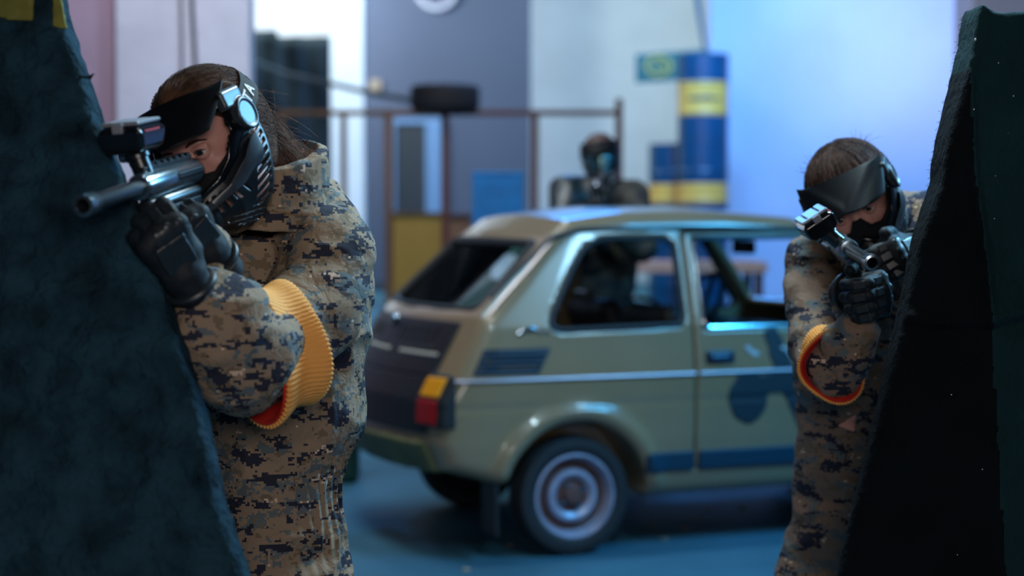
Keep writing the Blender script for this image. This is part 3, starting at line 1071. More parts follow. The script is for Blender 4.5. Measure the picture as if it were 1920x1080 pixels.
# handle, badges, mirror
yy = sidey(.61, .77)
cpart(MB().box((.555, yy - .012, .738), (.685, yy + .01, .792)), 'handle_recess', mat('handle_plastic', (10, 36, 56), .4), door, bevel=.01)
cpart(MB().box((.57, yy - .028, .752), (.655, yy - .012, .776)), 'handle_grip', mat('handle_plastic2', (10, 60, 96), .35), door, bevel=.008)
for (bx, bz) in ((.765, .785), (.93, .78)):
    b = MB().prism([(bx - .035, bz + .018), (bx - .012, bz + .022), (bx + .002, bz + .004), (bx + .034, bz - .004), (bx + .030, bz - .022), (bx + .004, bz - .018), (bx - .014, bz - .002)], sidey(bx, bz) - .004, sidey(bx, bz) + .004)
    cpart(b, 'sticker', mat('worn_sticker', (170, 190, 200), .3), door)
b = MB().prism([(-.245, .868), (-.205, .888), (-.180, .882), (-.165, .896), (-.188, .905), (-.225, .898), (-.25, .88)], sidey(-.2, .88) - .008, sidey(-.2, .88) + .01)
cpart(b, 'badge', m_chr, bevel=.002)
for bx in (-.152, -.122):
    cpart(MB().lathe([(0, -.012), (.008, -.010), (.012, 0), (.012, .01)], 12, Matrix.Translation((bx, sidey(bx, .885), .885)), 'y'), 'hinge_screw', m_chr, smooth=True)
cpart(MB().box((1.20, -.76, .93), (1.25, -.66, 1.0)), 'side_mirror', m_rub, bevel=.01)
# wheels
def wheel(x, y, s):
    M = Matrix.Translation((x, y, .235)) @ (Matrix.Identity(4) if s < 0 else Matrix.Rotation(math.pi, 4, 'Z'))
    ty = cpart(MB().lathe(tyre_profile(.235, .160, .135) + [(.160, -.057)], 56, M, 'y', caps=False), 'wheel', m_tyre, smooth=True)
    mb = MB().lathe([(.163, -.058), (.168, -.066), (.160, -.068), (.152, -.060), (.148, -.030), (.140, -.020)], 48, M, 'y', caps=False)
    cpart(mb, 'rim', m_rim, ty, smooth=True)
    mb = MB().lathe([(.147, -.020), (.128, -.012), (.112, -.020), (.104, -.040), (.100, .0), (.05, .04)], 48, M, 'y')
    cpart(mb, 'rim_dish', m_rust, ty, smooth=True)
    mb = MB().lathe([(.106, -.036), (.100, -.046), (.086, -.048), (.070, -.036), (.066, -.018)], 48, M, 'y', caps=False)
    cpart(mb, 'rim_ring', m_rim, ty, smooth=True)
    mb = MB().lathe([(.070, -.020), (.045, -.026), (.030, -.050), (.0, -.052)], 24, M, 'y')
    cpart(mb, 'hub', m_rust, ty, smooth=True)
    for k in range(4):
        a = k * math.pi / 2 + .5
        cpart(MB().lathe([(0, -.045), (.009, -.043), (.010, -.02)], 10, M @ Matrix.Translation((.049 * math.cos(a), 0, .049 * math.sin(a))), 'y'), 'wheel_nut', m_chr, ty, smooth=True)


for x in (0, 1.84):
    wheel(x, -.585, -1); wheel(x, .585, 1)
# mud flap behind the near rear wheel
cpart(MB().box((-.335, -.66, .10), (-.322, -.50, .32)), 'mud_flap', m_rub)
# interior
def seatf(P, x0, yc, wd):
    b = rbox(P, (x0 + .25, yc, .42), (.25, wd, .07), .05)
    t = R_(16); c, s_ = math.cos(t), math.sin(t)
    Mx = np.array([[c, 0, -s_], [0, 1, 0], [s_, 0, c]], np.float32)
    k = rbox(P, (x0 - .06, yc, .70), (.055, wd, .27), .05, Mx)
    return smin(b, k, .04)
for yc in (-.30, .30):
    csdf('front_seat', lambda P: seatf(P, .62, yc, .22), (.30, yc - .3, .3), (1.25, yc + .3, 1.05), .016, m_int)
    cpart(MB().tube([(.47, yc - .13, .965), (.445, yc - .10, .985), (.435, yc, .992), (.445, yc + .10, .985), (.47, yc + .13, .965)], .008, 8), 'seat_piping', m_chr, smooth=True)
csdf('rear_seat', lambda P: smin(rbox(P, (.02, 0, .42), (.25, .42, .08), .05), rbox(P, (-.24, 0, .66), (.06, .50, .20), .05), .04), (-.4, -.6, .3), (.35, .6, .95), .016, m_int)
cpart(MB().box((1.15, -.55, .70), (1.38, .55, .84)), 'dashboard', m_int, bevel=.03)
Ms = Matrix.Translation((1.02, .30, .90)) @ Matrix.Rotation(R_(-62), 4, 'Y')
sw = MB().tube([tuple(Ms @ Vector((.18 * math.cos(a), .18 * math.sin(a), 0))) for a in np.linspace(0, 2 * math.pi, 33)[:-1]], .012, 8, closed=True)
swo = cpart(sw, 'steering_wheel', m_int, smooth=True)
sp = MB()
sp.tube([tuple(Ms @ Vector((.18, 0, 0))), tuple(Ms @ Vector((0, 0, -.03))), tuple(Ms @ Vector((-.18, 0, 0)))], .013, 8)
cpart(sp, 'spoke', m_int, swo, smooth=True)
cpart(MB().tube([tuple(Ms @ Vector((0, 0, 0))), tuple(Ms @ Vector((0, 0, -.30)))], .03, 8), 'steering_column', m_int, smooth=True)
cpart(MB().box((1.08, -.09, 1.16), (1.11, .09, 1.22)), 'rear_view_mirror', m_int, bevel=.01)
cpart(MB().box((.34, -.60, .24), (1.48, .60, .27)), 'floor_pan', m_int)
# ================================================================== players
m_skin = mat('skin', (232, 160, 142), .5, var=.12, vscale=14, bump=.1, bscale=120, bdist=.001)
m_skin.node_tree.nodes['Principled BSDF'].inputs['Subsurface Weight'].default_value = .15
m_skin.node_tree.nodes['Principled BSDF'].inputs['Subsurface Scale'].default_value = .006
m_mask = mat('mask_plastic', (17, 21, 25), .34, bump=.1, bscale=200, bdist=.0006)
m_maskg = mat('mask_plastic_grey', (46, 54, 62), .34)
m_gloss = mat('mask_gloss', (10, 14, 18), .16)
m_foam = mat('mask_foam', (12, 14, 18), .95)
m_visor = mat('visor_plastic', (9, 12, 17), .5, spec=.12)
m_strap = mat('strap_web', (12, 13, 16), .8)
m_print = mat('white_print', (225, 225, 228), .7)
m_lens = glass('lens', (.90, .93, .95), .02, .05)
m_eye = mat('eye_white', (214, 196, 192), .2)
m_iris = mat('iris', (40, 44, 46), .15)
m_lash = mat('brow_hair', (66, 40, 32), .8)
m_glove = mat('glove_black', (20, 27, 33), .66, spec=.3, bump=.4, bscale=260, bdist=.0012)
m_glovep = mat('glove_pad', (30, 38, 44), .4)
m_gun = mat('gun_black', (18, 22, 27), .3)
m_gunm = mat('gun_metal', (120, 135, 145), .22, metal=.9)
m_gund = mat('gun_dark_metal', (46, 54, 62), .28, metal=.6)
m_hop = mat('hopper_smoke', (16, 18, 22), .12, coat=.4)
m_lid = mat('hopper_lid', (120, 124, 132), .3)
m_redp = mat('red_print', (170, 20, 30), .5)
m_arm = mat('armband_yellow', (232, 160, 78), .8)
m_armr = mat('armband_red', (190, 30, 14), .8)
m_boot = mat('boot_leather', (20, 18, 18), .5)

LENS = [(-.083, .046), (-.088, .010), (-.074, -.026), (-.052, -.050), (-.024, -.060), (0, -.044), (.024, -.060), (.052, -.050), (.074, -.026), (.088, .010), (.083, .046), (.04, .056), (-.04, .056)]


FACE = [(-.073, .044), (-.076, .010), (-.066, -.018), (-.044, -.036), (-.024, -.032), (-.009, -.008), (.009, -.008), (.024, -.032), (.044, -.036), (.066, -.018), (.076, .010), (.073, .044), (.035, .052), (-.035, .052)]


def headf(P):
    x, y, z = P[:, 0], P[:, 1], P[:, 2]
    d = ell(P, (0, -.012, .035), (.074, .092, .080))
    d = smin(d, ell(P, (0, .028, -.030), (.062, .062, .078)), .03)
    d = smin(d, ell(P, (0, .060, -.092), (.026, .026, .022)), .03)
    d = smin(d, cone(P, (-.03, .072, .026), (.03, .072, .026), .014, .014), .012)      # brow
    for s in (-1, 1):
        d = smin(d, ell(P, (s * .040, .062, -.022), (.020, .020, .016)), .015)         # cheek
        d = smax(d, -ell(P, (s * .032, .096, .002), (.018, .018, .012)), .008)         # socket
        d = smin(d, ell(P, (s * .076, -.008, -.006), (.008, .018, .030)), .006)        # ear
    d = smin(d, cone(P, (0, .082, .012), (0, .098, -.028), .007, .010), .010)          # nose
    d = smin(d, cone(P, (-.010, .090, -.032), (.010, .090, -.032), .006, .006), .006)
    d = smin(d, cone(P, (-.018, .086, -.060), (.018, .086, -.060), .006, .006), .006)  # lips
    d = smin(d, cone(P, (-.015, .085, -.069), (.015, .085, -.069), .006, .006), .004)
    # eyelids
    for s in (-1, 1):
        e = ell(P, (s * .032, .077, 0), (.0145, .0145, .0135))
        gap = ell(P, (s * .032, .095, -.001), (.0125, .030, .0048))
        d = np.minimum(d, np.maximum(e, -gap))
    return d


def mask_outer(P):
    d = ell(P, (0, .002, -.014), (.096, .114, .136))
    d = smin(d, cone(P, (0, .085, -.085), (0, .112, -.098), .050, .030), .035)
    return d


def slots(P):
    x, y, z = P[:, 0], P[:, 1], P[:, 2]
    ax = np.abs(x)
    # front grille
    g = np.maximum(np.abs(np.mod(ax + .006, .0115) - .00575) - .0024, np.maximum(np.abs(z + .093 - .25 * ax) - (.014 - .06 * np.maximum(ax - .03, 0)), ax - .068))
    g = np.maximum(np.maximum(g, .008 - ax), .03 - y)
    # side louvres on the cheek to ear sweep
    q = z + .35 * (y - .02)
    s = np.maximum(np.abs(np.mod(q, .0125) - .00625) - .0026, np.abs(z + .045) - .070)
    s = np.maximum(s, np.abs(y - .018 + .15 * (z + .04)) - .017)
    s = np.maximum(s, .06 - ax)
    # chin louvres
    c = np.maximum(np.abs(np.mod(z + .6 * ax, .012) - .006) - .0022, np.maximum(np.abs(z + .128) - .016, np.abs(ax - .042) - .018))
    c = np.maximum(c, .02 - y)
    return np.minimum(np.minimum(g, s), c)


def mask_region(P):
    x, y, z = P[:, 0], P[:, 1], P[:, 2]
    back = np.interp(z, [-.16, -.10, -.02, .05, .08], [.035, .0, -.012, -.02, .0])
    return np.maximum(np.maximum(back - y, z - .066), -.152 - z)


def maskf(P):
    o = mask_outer(P)
    po = poly2(P[:, 0], P[:, 2], LENS)
    d = smax(np.maximum(o, -(o + .006)), mask_region(P), .004)
    d = np.maximum(d, -np.maximum(po, .01 - P[:, 1]))
    return np.maximum(d, -slots(P))


def mask_frame(P):
    o = mask_outer(P)
    po = poly2(P[:, 0], P[:, 2], LENS)
    d = np.hypot(o - .001, po - .001) - .0052
    return np.maximum(d, .012 - P[:, 1])


def mask_ridge(P):
    """raised shell panel sweeping from the ear to the chin"""
    o = mask_outer(P)
    x, y, z = P[:, 0], P[:, 1], P[:, 2]
    po = poly2(x, z, LENS)
    b1 = smax(np.abs(o - .002) - .005, np.abs(po - .022) - .007, .005)
    b1 = np.maximum(np.maximum(b1, .02 - y), z - .03)
    return b1


def foamf(P):
    o = mask_outer(P)
    po = poly2(P[:, 0], P[:, 2], LENS)
    d = np.maximum(np.maximum(np.abs(o + .014) - .009, po - .004), -poly2(P[:, 0], P[:, 2], FACE))
    return np.maximum(np.maximum(d, .012 - P[:, 1]), -headf(P) - .002)


def lensf(P):
    o = mask_outer(P)
    po = poly2(P[:, 0], P[:, 2], LENS)
    return np.maximum(np.maximum(np.abs(o + .003) - .0024, po + .0), .012 - P[:, 1])


def podf(P):
    x, y, z = np.abs(P[:, 0]), P[:, 1], P[:, 2]
    q = np.stack([x, y, z], 1)
    d = np.maximum(np.hypot(y - .020, z - .026) - .026, np.abs(x - .094) - .008)
    ring = np.hypot(np.hypot(y - .020, z - .026) - .024, x - .101) - .0035
    arm = rbox(q, (.090, .034, .058), (.009, .030, .016), .006)
    return np.minimum(np.minimum(smax(d, -1e3 + 0 * d, .001), ring), arm)


def visorf(P):
    x, y, z = P[:, 0], P[:, 1], P[:, 2]
    zf = .088 - .78 * (y - .075) - 3.6 * x * x + .003 * np.cos(x * 60)
    edge = .152 - 3.0 * x * x
    d = np.abs(z - zf) * .76 - .0018
    plan = np.maximum(np.maximum(y - edge, .030 - y), np.abs(x) - (.104 - .10 * np.maximum(y - .1, 0)))
    back = np.maximum(np.abs(mask_outer(P) - .002) - .004, np.maximum(np.abs(z - .062) - .018, .02 - y))
    return smin(smax(d, plan, .006), back, .006)


def make_visor(M, parent):
    nu, nv = 36, 16
    vs = []
    for side in (0, 1):
        for j in range(nv + 1):
            for i in range(nu + 1):
                u = -1 + 2 * i / nu; v = j / nv
                x = u * (.096 - .014 * v * v)
                yb = .090 * math.sqrt(max(0, 1 - (x / .106) ** 2)) - .002
                ln = .078 * (1 - .28 * abs(u) ** 3)
                y = yb + ln * v
                z = .094 - .80 * (y - .088) - .036 * u * u - .010 * u ** 4
                # raised chevron in the middle
                c = max(0, 1 - abs(abs(u) * .9 - (.75 - v * .75)) / .22)
                z += .0035 * c * (v > .05)
                z -= side * .0028
                vs.append((x, y, z))
    fs = []
    N = (nu + 1) * (nv + 1)
    for j in range(nv):
        for i in range(nu):
            a = j * (nu + 1) + i
            q = (a, a + 1, a + nu + 2, a + nu + 1)
            fs += [q, tuple(k + N for k in q[::-1])]
    rim = [i for i in range(nu + 1)] + [j * (nu + 1) + nu for j in range(1, nv + 1)] + [nv * (nu + 1) + i for i in range(nu - 1, -1, -1)] + [j * (nu + 1) for j in range(nv - 1, 0, -1)]
    for a, b in zip(rim, rim[1:] + rim[:1]): fs.append((a, a + N, b + N, b))
    MB().add(vs, fs, M).build('visor', m_visor, parent, smooth=True)


def hairf(P, seed=1, long=0):
    x, y, z = P[:, 0], P[:, 1], P[:, 2]
    d = ell(P, (0, -.020, .040), (.086, .104, .088))
    d = smin(d, ell(P, (0, -.045, .0), (.078, .072, .10)), .03)
    if long:
        d = smin(d, cone(P, (-.01, -.085, .0), (-.02, -.115, -.075), .036, .022), .04)
    ang = np.arctan2(y + .02, x)
    d = d + .0035 * noise(np.stack([ang * 14, z * 6, np.hypot(x, y) * 8], 1), 1.0, seed) * (.6 if long else 1.6) - (0 if long else .003)
    cut = np.interp(y, [-.2, -.03, .02, .06, .10], [-.12, -.06, .02, .060, .078])
    return smax(d, cut - z, .008)


def strands(M, rnd, n, color_mat, parent, long=0, name='hair_strands', fly=40, seed=1):
    root = parent
    while root.parent is not None: root = root.parent
    off = Vector(root.location)
    V, Fc = [], []

    SP = []

    def add(pts, hug=False): SP.append(([tuple(p) for p in pts], hug))

    def flush():
        hp = np.array([p for pts, hug in SP if hug for p in pts], np.float32)
        cc = np.array([0, -.03, .01], np.float32)
        lf = np.repeat([rnd.uniform(.0002, .0035) for pts, hug in SP if hug], [len(pts) for pts, hug in SP if hug]).astype(np.float32)
        for _ in range(4):
            d = hairf(hp, seed, long)
            dv = (hp - cc); dv /= np.linalg.norm(dv, axis=1)[:, None]
            hp = hp + dv * np.clip(lf - d, -.004, .02)[:, None]
        k_ = 0
        for pts, hug in SP:
            if hug:
                pts = hp[k_:k_ + len(pts)]; k_ += len(pts)
            b = len(V); n_ = len(pts)
            for i, p in enumerate(pts):
                q = M @ Vector([float(c) for c in p]) - off
                r = .00055 * (1 - .6 * i / n_)
                for k in range(3):
                    an = 2.094 * k
                    V.append((q.x + r * math.cos(an), q.y + r * math.sin(an) * .7, q.z + r * math.sin(an + 1) * .7))
            for i in range(n_ - 1):
                for k in range(3):
                    k2 = (k + 1) % 3
                    Fc.append((b + i * 3 + k, b + i * 3 + k2, b + i * 3 + 3 + k2, b + i * 3 + 3 + k))
    tilt = 1.05 if long else -.45
    ct, st_ = math.cos(tilt), math.sin(tilt)
    for _ in range(n):
        a = rnd.uniform(0, 2 * math.pi)
        t0 = rnd.uniform(.05, 2.3 if long else 1.4); t1 = t0 + rnd.uniform(.5, 1.1)
        lift = rnd.uniform(.0, .035)
        pts = []
        sw = rnd.uniform(-.25, .25)
        for i in range(8):
            th = t0 + (t1 - t0) * i / 7
            aa = a + sw * i / 7
            ux, uy, uz = math.sin(th) * math.cos(aa), math.sin(th) * math.sin(aa), math.cos(th)
            uy, uz = uy * ct + uz * st_, -uy * st_ + uz * ct
            r = 1.0 + lift * (i / 7) ** 2 + .012
            x, y, z = .086 * ux * r, -.020 + .104 * uy * r, .040 + .088 * uz * r
            if z < np.interp(y, [-.2, -.03, .02, .06, .10], [-.10, -.05, .03, .066, .084]): break
            pts.append((x, y, z))
        if len(pts) > 2: add(pts, True)
    if long:
        for _ in range(520):
            x0 = rnd.uniform(-.06, .045); y0 = -.105 + rnd.uniform(-.01, .02) + x0 * x0 * 6; z0 = rnd.uniform(-.03, .06)
            b = Vector((x0, y0, z0)); e_ = Vector((x0 * .7 - .02 + rnd.uniform(-.02, .02), -.128 + rnd.uniform(-.018, .02), -.11 + rnd.uniform(-.02, .03)))
            mid_ = (b + e_) / 2 + Vector((rnd.uniform(-.012, .006), -.022 + rnd.uniform(-.012, .01), 0))
            add([(1 - t) ** 2 * b + 2 * t * (1 - t) * mid_ + t * t * e_ for t in (0, .17, .33, .5, .67, .83, 1)])
    for _ in range(fly):
        if long:
            x0 = rnd.uniform(-.07, .03); b = Vector((x0, rnd.uniform(-.12, -.05), rnd.uniform(-.05, .06)))
            dr = Vector((rnd.uniform(-.5, .1), rnd.uniform(-1, -.4), rnd.uniform(-1.2, .5))).normalized()
        else:
            a = rnd.uniform(0, 6.28)
            b = Vector((.07 * math.cos(a), -.02 + .08 * math.sin(a), .10)); dr = Vector((.6 * math.cos(a), .6 * math.sin(a), rnd.uniform(.2, .8))).normalized()
        ln = rnd.uniform(.03, .085) if long else rnd.uniform(.012, .035)
        cv = Vector((rnd.uniform(-1, 1), rnd.uniform(-1, 1), rnd.uniform(-1.5, .6))) * ln * .35
        add([b + dr * ln * t + cv * t * t for t in (0, .2, .4, .6, .8, 1)])
    flush()
    me = bpy.data.meshes.new(name)
    me.from_pydata(V, [], Fc)
    o = link_mesh(name, me, color_mat, parent, True, local=True)
    o['kind'] = 'stuff'
    return o


def head_set(t, M, hair_mat, seed=1, long=0, low=False, text=False):
    """mask, visor, strap, hair and eyes on a head whose frame is M; children of t"""
    k = 2.2 if low else 1
    rnd = random.Random(seed)
    msk = sdf_obj('mask', maskf, (-.12, -.05, -.17), (.12, .17, .09), .0017 * k, m_mask, t, M)
    sdf_obj('lens_frame', mask_frame, (-.12, 0, -.09), (.12, .17, .08), .0019 * k, m_gloss, msk, M)
    sdf_obj('mask_ridge', mask_ridge, (-.13, 0, -.12), (.13, .18, .08), .0014 * k, m_maskg, msk, M)
    sdf_obj('foam', foamf, (-.12, 0, -.10), (.12, .15, .09), .003 * k, m_foam, msk, M)
    sdf_obj('lens', lensf, (-.12, 0, -.09), (.12, .16, .08), .0024 * (1.5 if low else 1), m_lens if not low else m_gloss2, msk, M)
    sdf_obj('ear_pod', podf, (-.12, -.03, -.02), (-.05, .08, .09), .0022 * k, m_maskg, msk, M)
    sdf_obj('ear_pod', podf, (.05, -.03, -.02), (.12, .08, .09), .0022 * k, m_maskg, msk, M)
    make_visor(M, msk)
    # strap: a band round the back of the head, rising towards the back
    mb = MB()
    n = 40
    vs = []
    ring = []
    for i in range(n + 1):
        a = math.pi * (-.06) + math.pi * 1.12 * i / n
        dv = np.array([math.cos(a), -math.sin(a), .55 * max(0, math.sin(a)) - .02])
        c_ = np.array([0, .022, .028]); rr = .095
        for _ in range(20):
            q_ = (c_ + dv * rr - np.array([0, -.020, .036])) / np.array([.0895, .1075, .0915])
            rr *= 1 + .6 * (1 - np.linalg.norm(q_))
        ring.append(tuple(c_ + dv * rr))
    for (x, y, zc) in ring:
        nn = Vector((x / .088 ** 2, (y + .02) / .106 ** 2, (zc - .038) / .09 ** 2)).normalized()
        ki = ring.index((x, y, zc))
        tn = (Vector(ring[min(ki + 1, n)]) - Vector(ring[max(ki - 1, 0)])).normalized()
        wd = tn.cross(nn).normalized()
        if wd.z < 0: wd = -wd
        for (o_, h_) in ((0, -.020), (.0035, -.020), (.0035, .020), (0, .020)):
            vs.append(tuple(Vector((x, y, zc)) + nn * o_ + wd * h_))
    fs = []
    for i in range(n):
        for j in range(4):
            fs.append((i * 4 + j, i * 4 + (j + 1) % 4, (i + 1) * 4 + (j + 1) % 4, (i + 1) * 4 + j))
    fs += [(3, 2, 1, 0), (n * 4, n * 4 + 1, n * 4 + 2, n * 4 + 3)]
    st = MB().add(vs, fs, M).build('strap', m_strap, msk, smooth=True)
    if text:
        # white capitals on the person's left side of the strap
        for ch, i0, sz in (('T', 33.5, .030), ('A', 31.4, .030), ('R', 35.4, .028)):
            me = font_mesh(ch, sz, .0008)
            p = np.array(ring[int(i0)]) * (1 - i0 % 1) + np.array(ring[int(i0) + 1]) * (i0 % 1)
            dx = np.array(ring[int(i0)]) - np.array(ring[int(i0) + 1]); dx /= np.linalg.norm(dx)
            nrm = np.array([p[0] / .088 ** 2, (p[1] + .02) / .106 ** 2, (p[2] - .038) / .09 ** 2]); nrm -= dx * (nrm @ dx); nrm /= np.linalg.norm(nrm)
            up = np.cross(nrm, dx)
            if up[2] < 0: dx = -dx; up = -up
            me.transform(M4(np.stack([dx, up, nrm], 1), p + nrm * .0046))
            me.transform(M)
            link_mesh('lettering', me, m_print, st, smooth=False)
    h = sdf_obj('hair', lambda P: hairf(P, seed, long), (-.13, -.19, -.14), (.13, .12, .16), .003 * k, hair_mat, t, M)
    if not low: strands(M, rnd, 2600 if long else 1700, hair_mat, h, long, fly=150 if long else 60, seed=seed)
    if not low:
        for s in (-1, 1):
            e = MB().lathe([(0, -.0118)] + [(.0118 * math.sin(a), -.0118 * math.cos(a)) for a in np.linspace(.2, math.pi - .62, 12)] + [(.0068, .0098), (0, .0102)], 20, M @ Matrix.Translation((s * .032, .0785, 0)) @ Matrix.Rotation(R_(-90), 4, 'X')).build('eye', m_eye, t, smooth=True)
            MB().lathe([(.0060, .0100), (.0056, .0112), (.003, .0124), (0, .0127)], 20, M @ Matrix.Translation((s * .032, .0785, 0)) @ Matrix.Rotation(R_(-90), 4, 'X')).build('iris', m_iris, e, smooth=True)
            def lidf_(P, s=s):
                q = np.array([s * .032, .0785, 0], np.float32)
                e_ = np.linalg.norm(P - q, axis=1)
                dz = P[:, 2] - .0012 + .10 * (P[:, 0] - q[0]) * s
                gp = np.hypot((P[:, 0] - q[0]) / 2.3, dz) - .0050
                d_ = smax(np.abs(e_ - .0130) - .0016, -gp, .0012)
                d_ = smin(d_, cone(P, (s * .020, .0845, .0085), (s * .044, .0805, .0085), .0035, .0030), .004)
                return np.maximum(d_, .072 - P[:, 1])
            sdf_obj('eyelid', lidf_, (s * .032 - .02, .068, -.02), (s * .032 + .02, .098, .02), .0011, m_skin, t, M)
            mb = MB().tube([(s * .014, .0895, .017), (s * .024, .0905, .0200), (s * .036, .0865, .0200), (s * .048, .0765, .015)], [.0015, .0026, .0022, .0008], 8, M)
            mb.build('eyebrow', m_lash, t, smooth=True)
            mb = MB().tube([(s * .0205, .0858, .0015), (s * .026, .0898, .0048), (s * .034, .0905, .0052), (s * .0425, .0862, .0018)], .0009, 6, M)
            mb.build('eyelash', m_lash, t, smooth=True)
    return msk


m_gloss2 = mat('mirror_lens', (110, 150, 155), .15, metal=.9)


# a gloved hand. local frame: y from wrist to knuckles, z out of the back of the hand, x towards the thumb (side s)
def hand_chains(curl, spread=0.0, s=1, thumb=(.035, .05, -.02), tcurl=0.0, L=1.0):
    fingers = []
    bases = [(.031, .088), (.0105, .092), (-.0105, .089), (-.030, .081)]
    lens = [(.044, .027, .022), (.048, .031, .023), (.045, .028, .022), (.036, .022, .020)]
    for k in range(4):
        c = curl[k]
        x = bases[k][0]
        p = np.array([s * x, bases[k][1], 0.0]) * L
        pts = [p]
        an = 0
        sp = spread * (1.5 - k)
        for j in range(3):
            an += R_(c[j])
            d = np.array([s * math.sin(sp), math.cos(an) * math.cos(sp), -math.sin(an)])
            p = p + d * lens[k][j] * L
            pts.append(p)
        fingers.append(pts)
    tb = np.array([s * .030, .028, -.010]) * L
    t1 = tb + np.array([s * thumb[0], thumb[1] * .6, thumb[2] * .6]) * L * .9
    t2 = t1 + (np.array([s * thumb[0] * .2 - s * tcurl, thumb[1], thumb[2]])) * L * .55
    return fingers, [tb, t1, t2]


def glove_fn(fingers, th, s=1, L=1.0, r=.0118, cuff=.06):
    def f(P):
        W = np.array([0, 0, 0.])
        d = None
        for k in range(4):
            e = cone(P, (s * (.018 - .012 * k) * L, .005, -.002), fingers[k][0], .017, .0165)
            d = e if d is None else smin(d, e, .012)
        d = smin(d, cone(P, (s * .01, .01, -.004), th[0], .018, .018), .012)
        d = smin(d, cone(P, th[0], th[1], .0165, .0145), .010)
        d = smin(d, cone(P, th[1], th[2], .0140, .0120), .004)
        fd = None
        for k in range(4):
            rr = r * (1 if k < 3 else .9)
            c = chain(P, fingers[k], [rr * 1.15, rr * 1.08, rr, rr * .86], .004)
            fd = c if fd is None else np.minimum(fd, c)
        d = smin(d, fd, .006)
        d = smin(d, cone(P, (0, .0, 0), (0, -cuff, 0), .031, .034), .015)
        # stitched seams
        return d + .0012 * noise(P, 90, 5)
    return f


def make_glove(t, Mh, curl, s, thumb, tcurl=0, spread=.05, h=.0026, cuff=.05, L=1.0, name='glove'):
    fingers, th = hand_chains(curl, spread, s, thumb, tcurl, L)
    g = sdf_obj(name, glove_fn(fingers, th, s, L, cuff=cuff), (-.13, -.10, -.14), (.13, .22, .09), h, m_glove, t, Mh)
    # knuckle guard and finger pads
    sdf_obj('knuckle_guard', lambda P: smax(smin(smin(ell(P, (s * .031 * L, .084 * L, .010), (.011, .018, .008)), ell(P, (s * .0105 * L, .088 * L, .011), (.011, .018, .008)), .010), smin(ell(P, (-s * .0105 * L, .085 * L, .010), (.011, .018, .008)), ell(P, (-s * .030 * L, .077 * L, .008), (.010, .015, .007)), .010), .010), -(P[:, 2] - .004), .004),
            (-.06, .05, -.01), (.06, .13, .04), .0026, m_glovep, g, Mh)
    sdf_obj('back_panel', lambda P: smax(rbox(P, (0, .045, .0175), (.026, .026, .004), .004) + .0008 * noise(P, 120, 2), -1 + 0 * P[:, 0], .001), (-.05, .0, .0), (.05, .09, .04), .003, m_glovep, g, Mh)
    for k in range(4):
        a, b = fingers[k][0], fingers[k][1]
        c2 = fingers[k][2]
        for (p, q) in ((a, b), (b, c2)):
            m_ = (p + q) / 2; dr = (q - p) / np.linalg.norm(q - p)
            nz = np.array([0, dr[2], -dr[1]]); nz = -nz if nz @ np.array([0, .3, 1]) < 0 and dr[2] > -.99 else nz
            nz = np.array([0, -dr[2], dr[1]]); nz /= np.linalg.norm(nz)
            Rm = np.stack([np.cross(dr, nz), dr, nz], 1)
            mb = MB().box((-.008, -.012, .0095), (.008, .012, .0142), Mh @ M4(Rm, m_))
            mb.build('finger_pad', m_glovep, g, bevel=.002)
    # wrist strap
    mb = MB().tube([(0.036 * math.cos(a), -.022, .034 * math.sin(a)) for a in np.linspace(0, 2 * math.pi, 25)[:-1]], .006, 8, Mh, closed=True)
    mb.build('wrist_strap', m_glovep, g, smooth=True)
    return g


